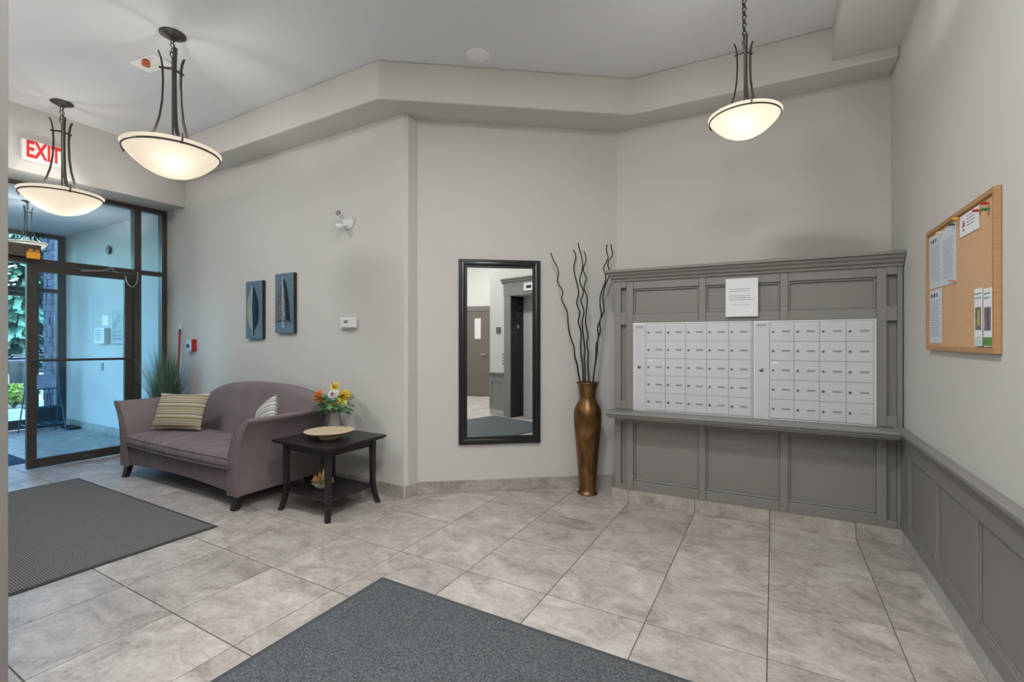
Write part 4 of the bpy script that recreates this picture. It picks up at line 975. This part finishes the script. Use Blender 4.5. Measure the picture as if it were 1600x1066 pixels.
obj('lavender_spike', b, mat('lavender', (130, 130, 160), .8), bv)
# potpourri dish on lower shelf
dd_ = thing('potpourri_dish', 'small white dish of dried orange flowers on the lower table shelf', 'dish', (-3.13, 2.50, .1505))
obj('dish', B().lathe([(0, 0), (.04, 0), (.062, .02), (.075, .04), (.071, .04), (.055, .022), (0, .012)], 28), mat('white_shell', (214, 214, 214), .5, var=.3, vscale=40), dd_, smooth=True)
for k in range(14):
    an = rn.uniform(0, 6.283); rr = rn.uniform(0, .055); b = B(); p = Vector((rr*math.cos(an), rr*math.sin(an), rn.uniform(.045, .09)))
    leafball(b, p, .02, 16, .022, rn); obj('dried_flower', b, mat('dried_%d' % (k % 3), ((214, 140, 66), (222, 176, 112), (206, 200, 170))[k % 3], .8), dd_)
b = B(); leafball(b, (0, 0, .05), .09, 60, .02, rn, .4); o = obj('moss', b, mat('pale_moss', (176, 178, 140), .9, var=.3, vscale=30), dd_); o['kind'] = 'stuff'
b = B(); b.tube([(.01, .0, .06), (.02, .01, .12), (.025, .01, .17)], [.012, .02, .004], 8); obj('seed_pod', b, mat('pod', (222, 176, 128), .7), dd_, smooth=True)

# ------------------------------------------------------------------ grass plant and pole behind the sofa
gp = thing('grass_plant', 'spiky ornamental grass in a dark pot behind the sofa arm', 'plant', (-6.02, 2.70, 0))
obj('pot', B().lathe([(0, 0), (.1, 0), (.13, .35), (.14, .42), (.125, .42), (.115, .36), (0, .34)], 28), mat('dark_pot', (52, 48, 46), .5), gp, smooth=True)
def blades(n, seed, spread, hmin, hmax):
    gb = B(); rn = random.Random(seed)
    for k in range(n):
        an = rn.uniform(0, 6.283); h = rn.uniform(hmin, hmax); sp_ = spread*rn.uniform(.15, 1)**1.3; bend = rn.uniform(.0, .12); pts = []
        for i in range(7):
            f = i/6; o_ = .06+sp_*f**1.7; pts.append(Vector((min(.34, o_*math.cos(an)), max(-.3, min(.16, o_*math.sin(an))), .36+(h-.36)*(f-bend*f**4))))
        sd_ = Vector((-math.sin(an), math.cos(an), 0))
        for i in range(6):
            w0, w1 = .0055*(1-i/6.2), .0055*(1-(i+1)/6.2)
            gb.quad(pts[i]-sd_*w0, pts[i]+sd_*w0, pts[i+1]+sd_*w1, pts[i+1]-sd_*w1)
    return gb
o = obj('blades', blades(520, 5, .25, .75, 1.36), mat('grass_green', (70, 112, 86), .7, var=.35, vscale=4), gp); o['kind'] = 'stuff'
o = obj('dry_blades', blades(130, 8, .42, .7, 1.3), mat('grass_dry', (128, 128, 116), .8, var=.3, vscale=4), gp); o['kind'] = 'stuff'
po = thing('red_handled_pole', 'thin pole with a red grip leaning in the corner by the grass', 'pole', (-6.13, 2.885, 0))
obj('shaft', B().tube([(0, -.03, 0), (0, 0, 1.0)], .006, 8), M_BLACKP, po, smooth=True)
obj('grip', B().tube([(0, 0, 1.0), (.0, .008, 1.2), (0, .014, 1.40)], [.009, .011, .012], 10), M_RED, po, smooth=True)
obj('ferrule', B().tube([(0, .014, 1.40), (0, .016, 1.45)], [.013, .010], 10), M_BLACKP, po, smooth=True)
obj('tip_hook', B().tube([(0, .016, 1.45), (0, .018, 1.49), (.008, .018, 1.515)], [.008, .006, .003], 8), M_STEEL, po, smooth=True)
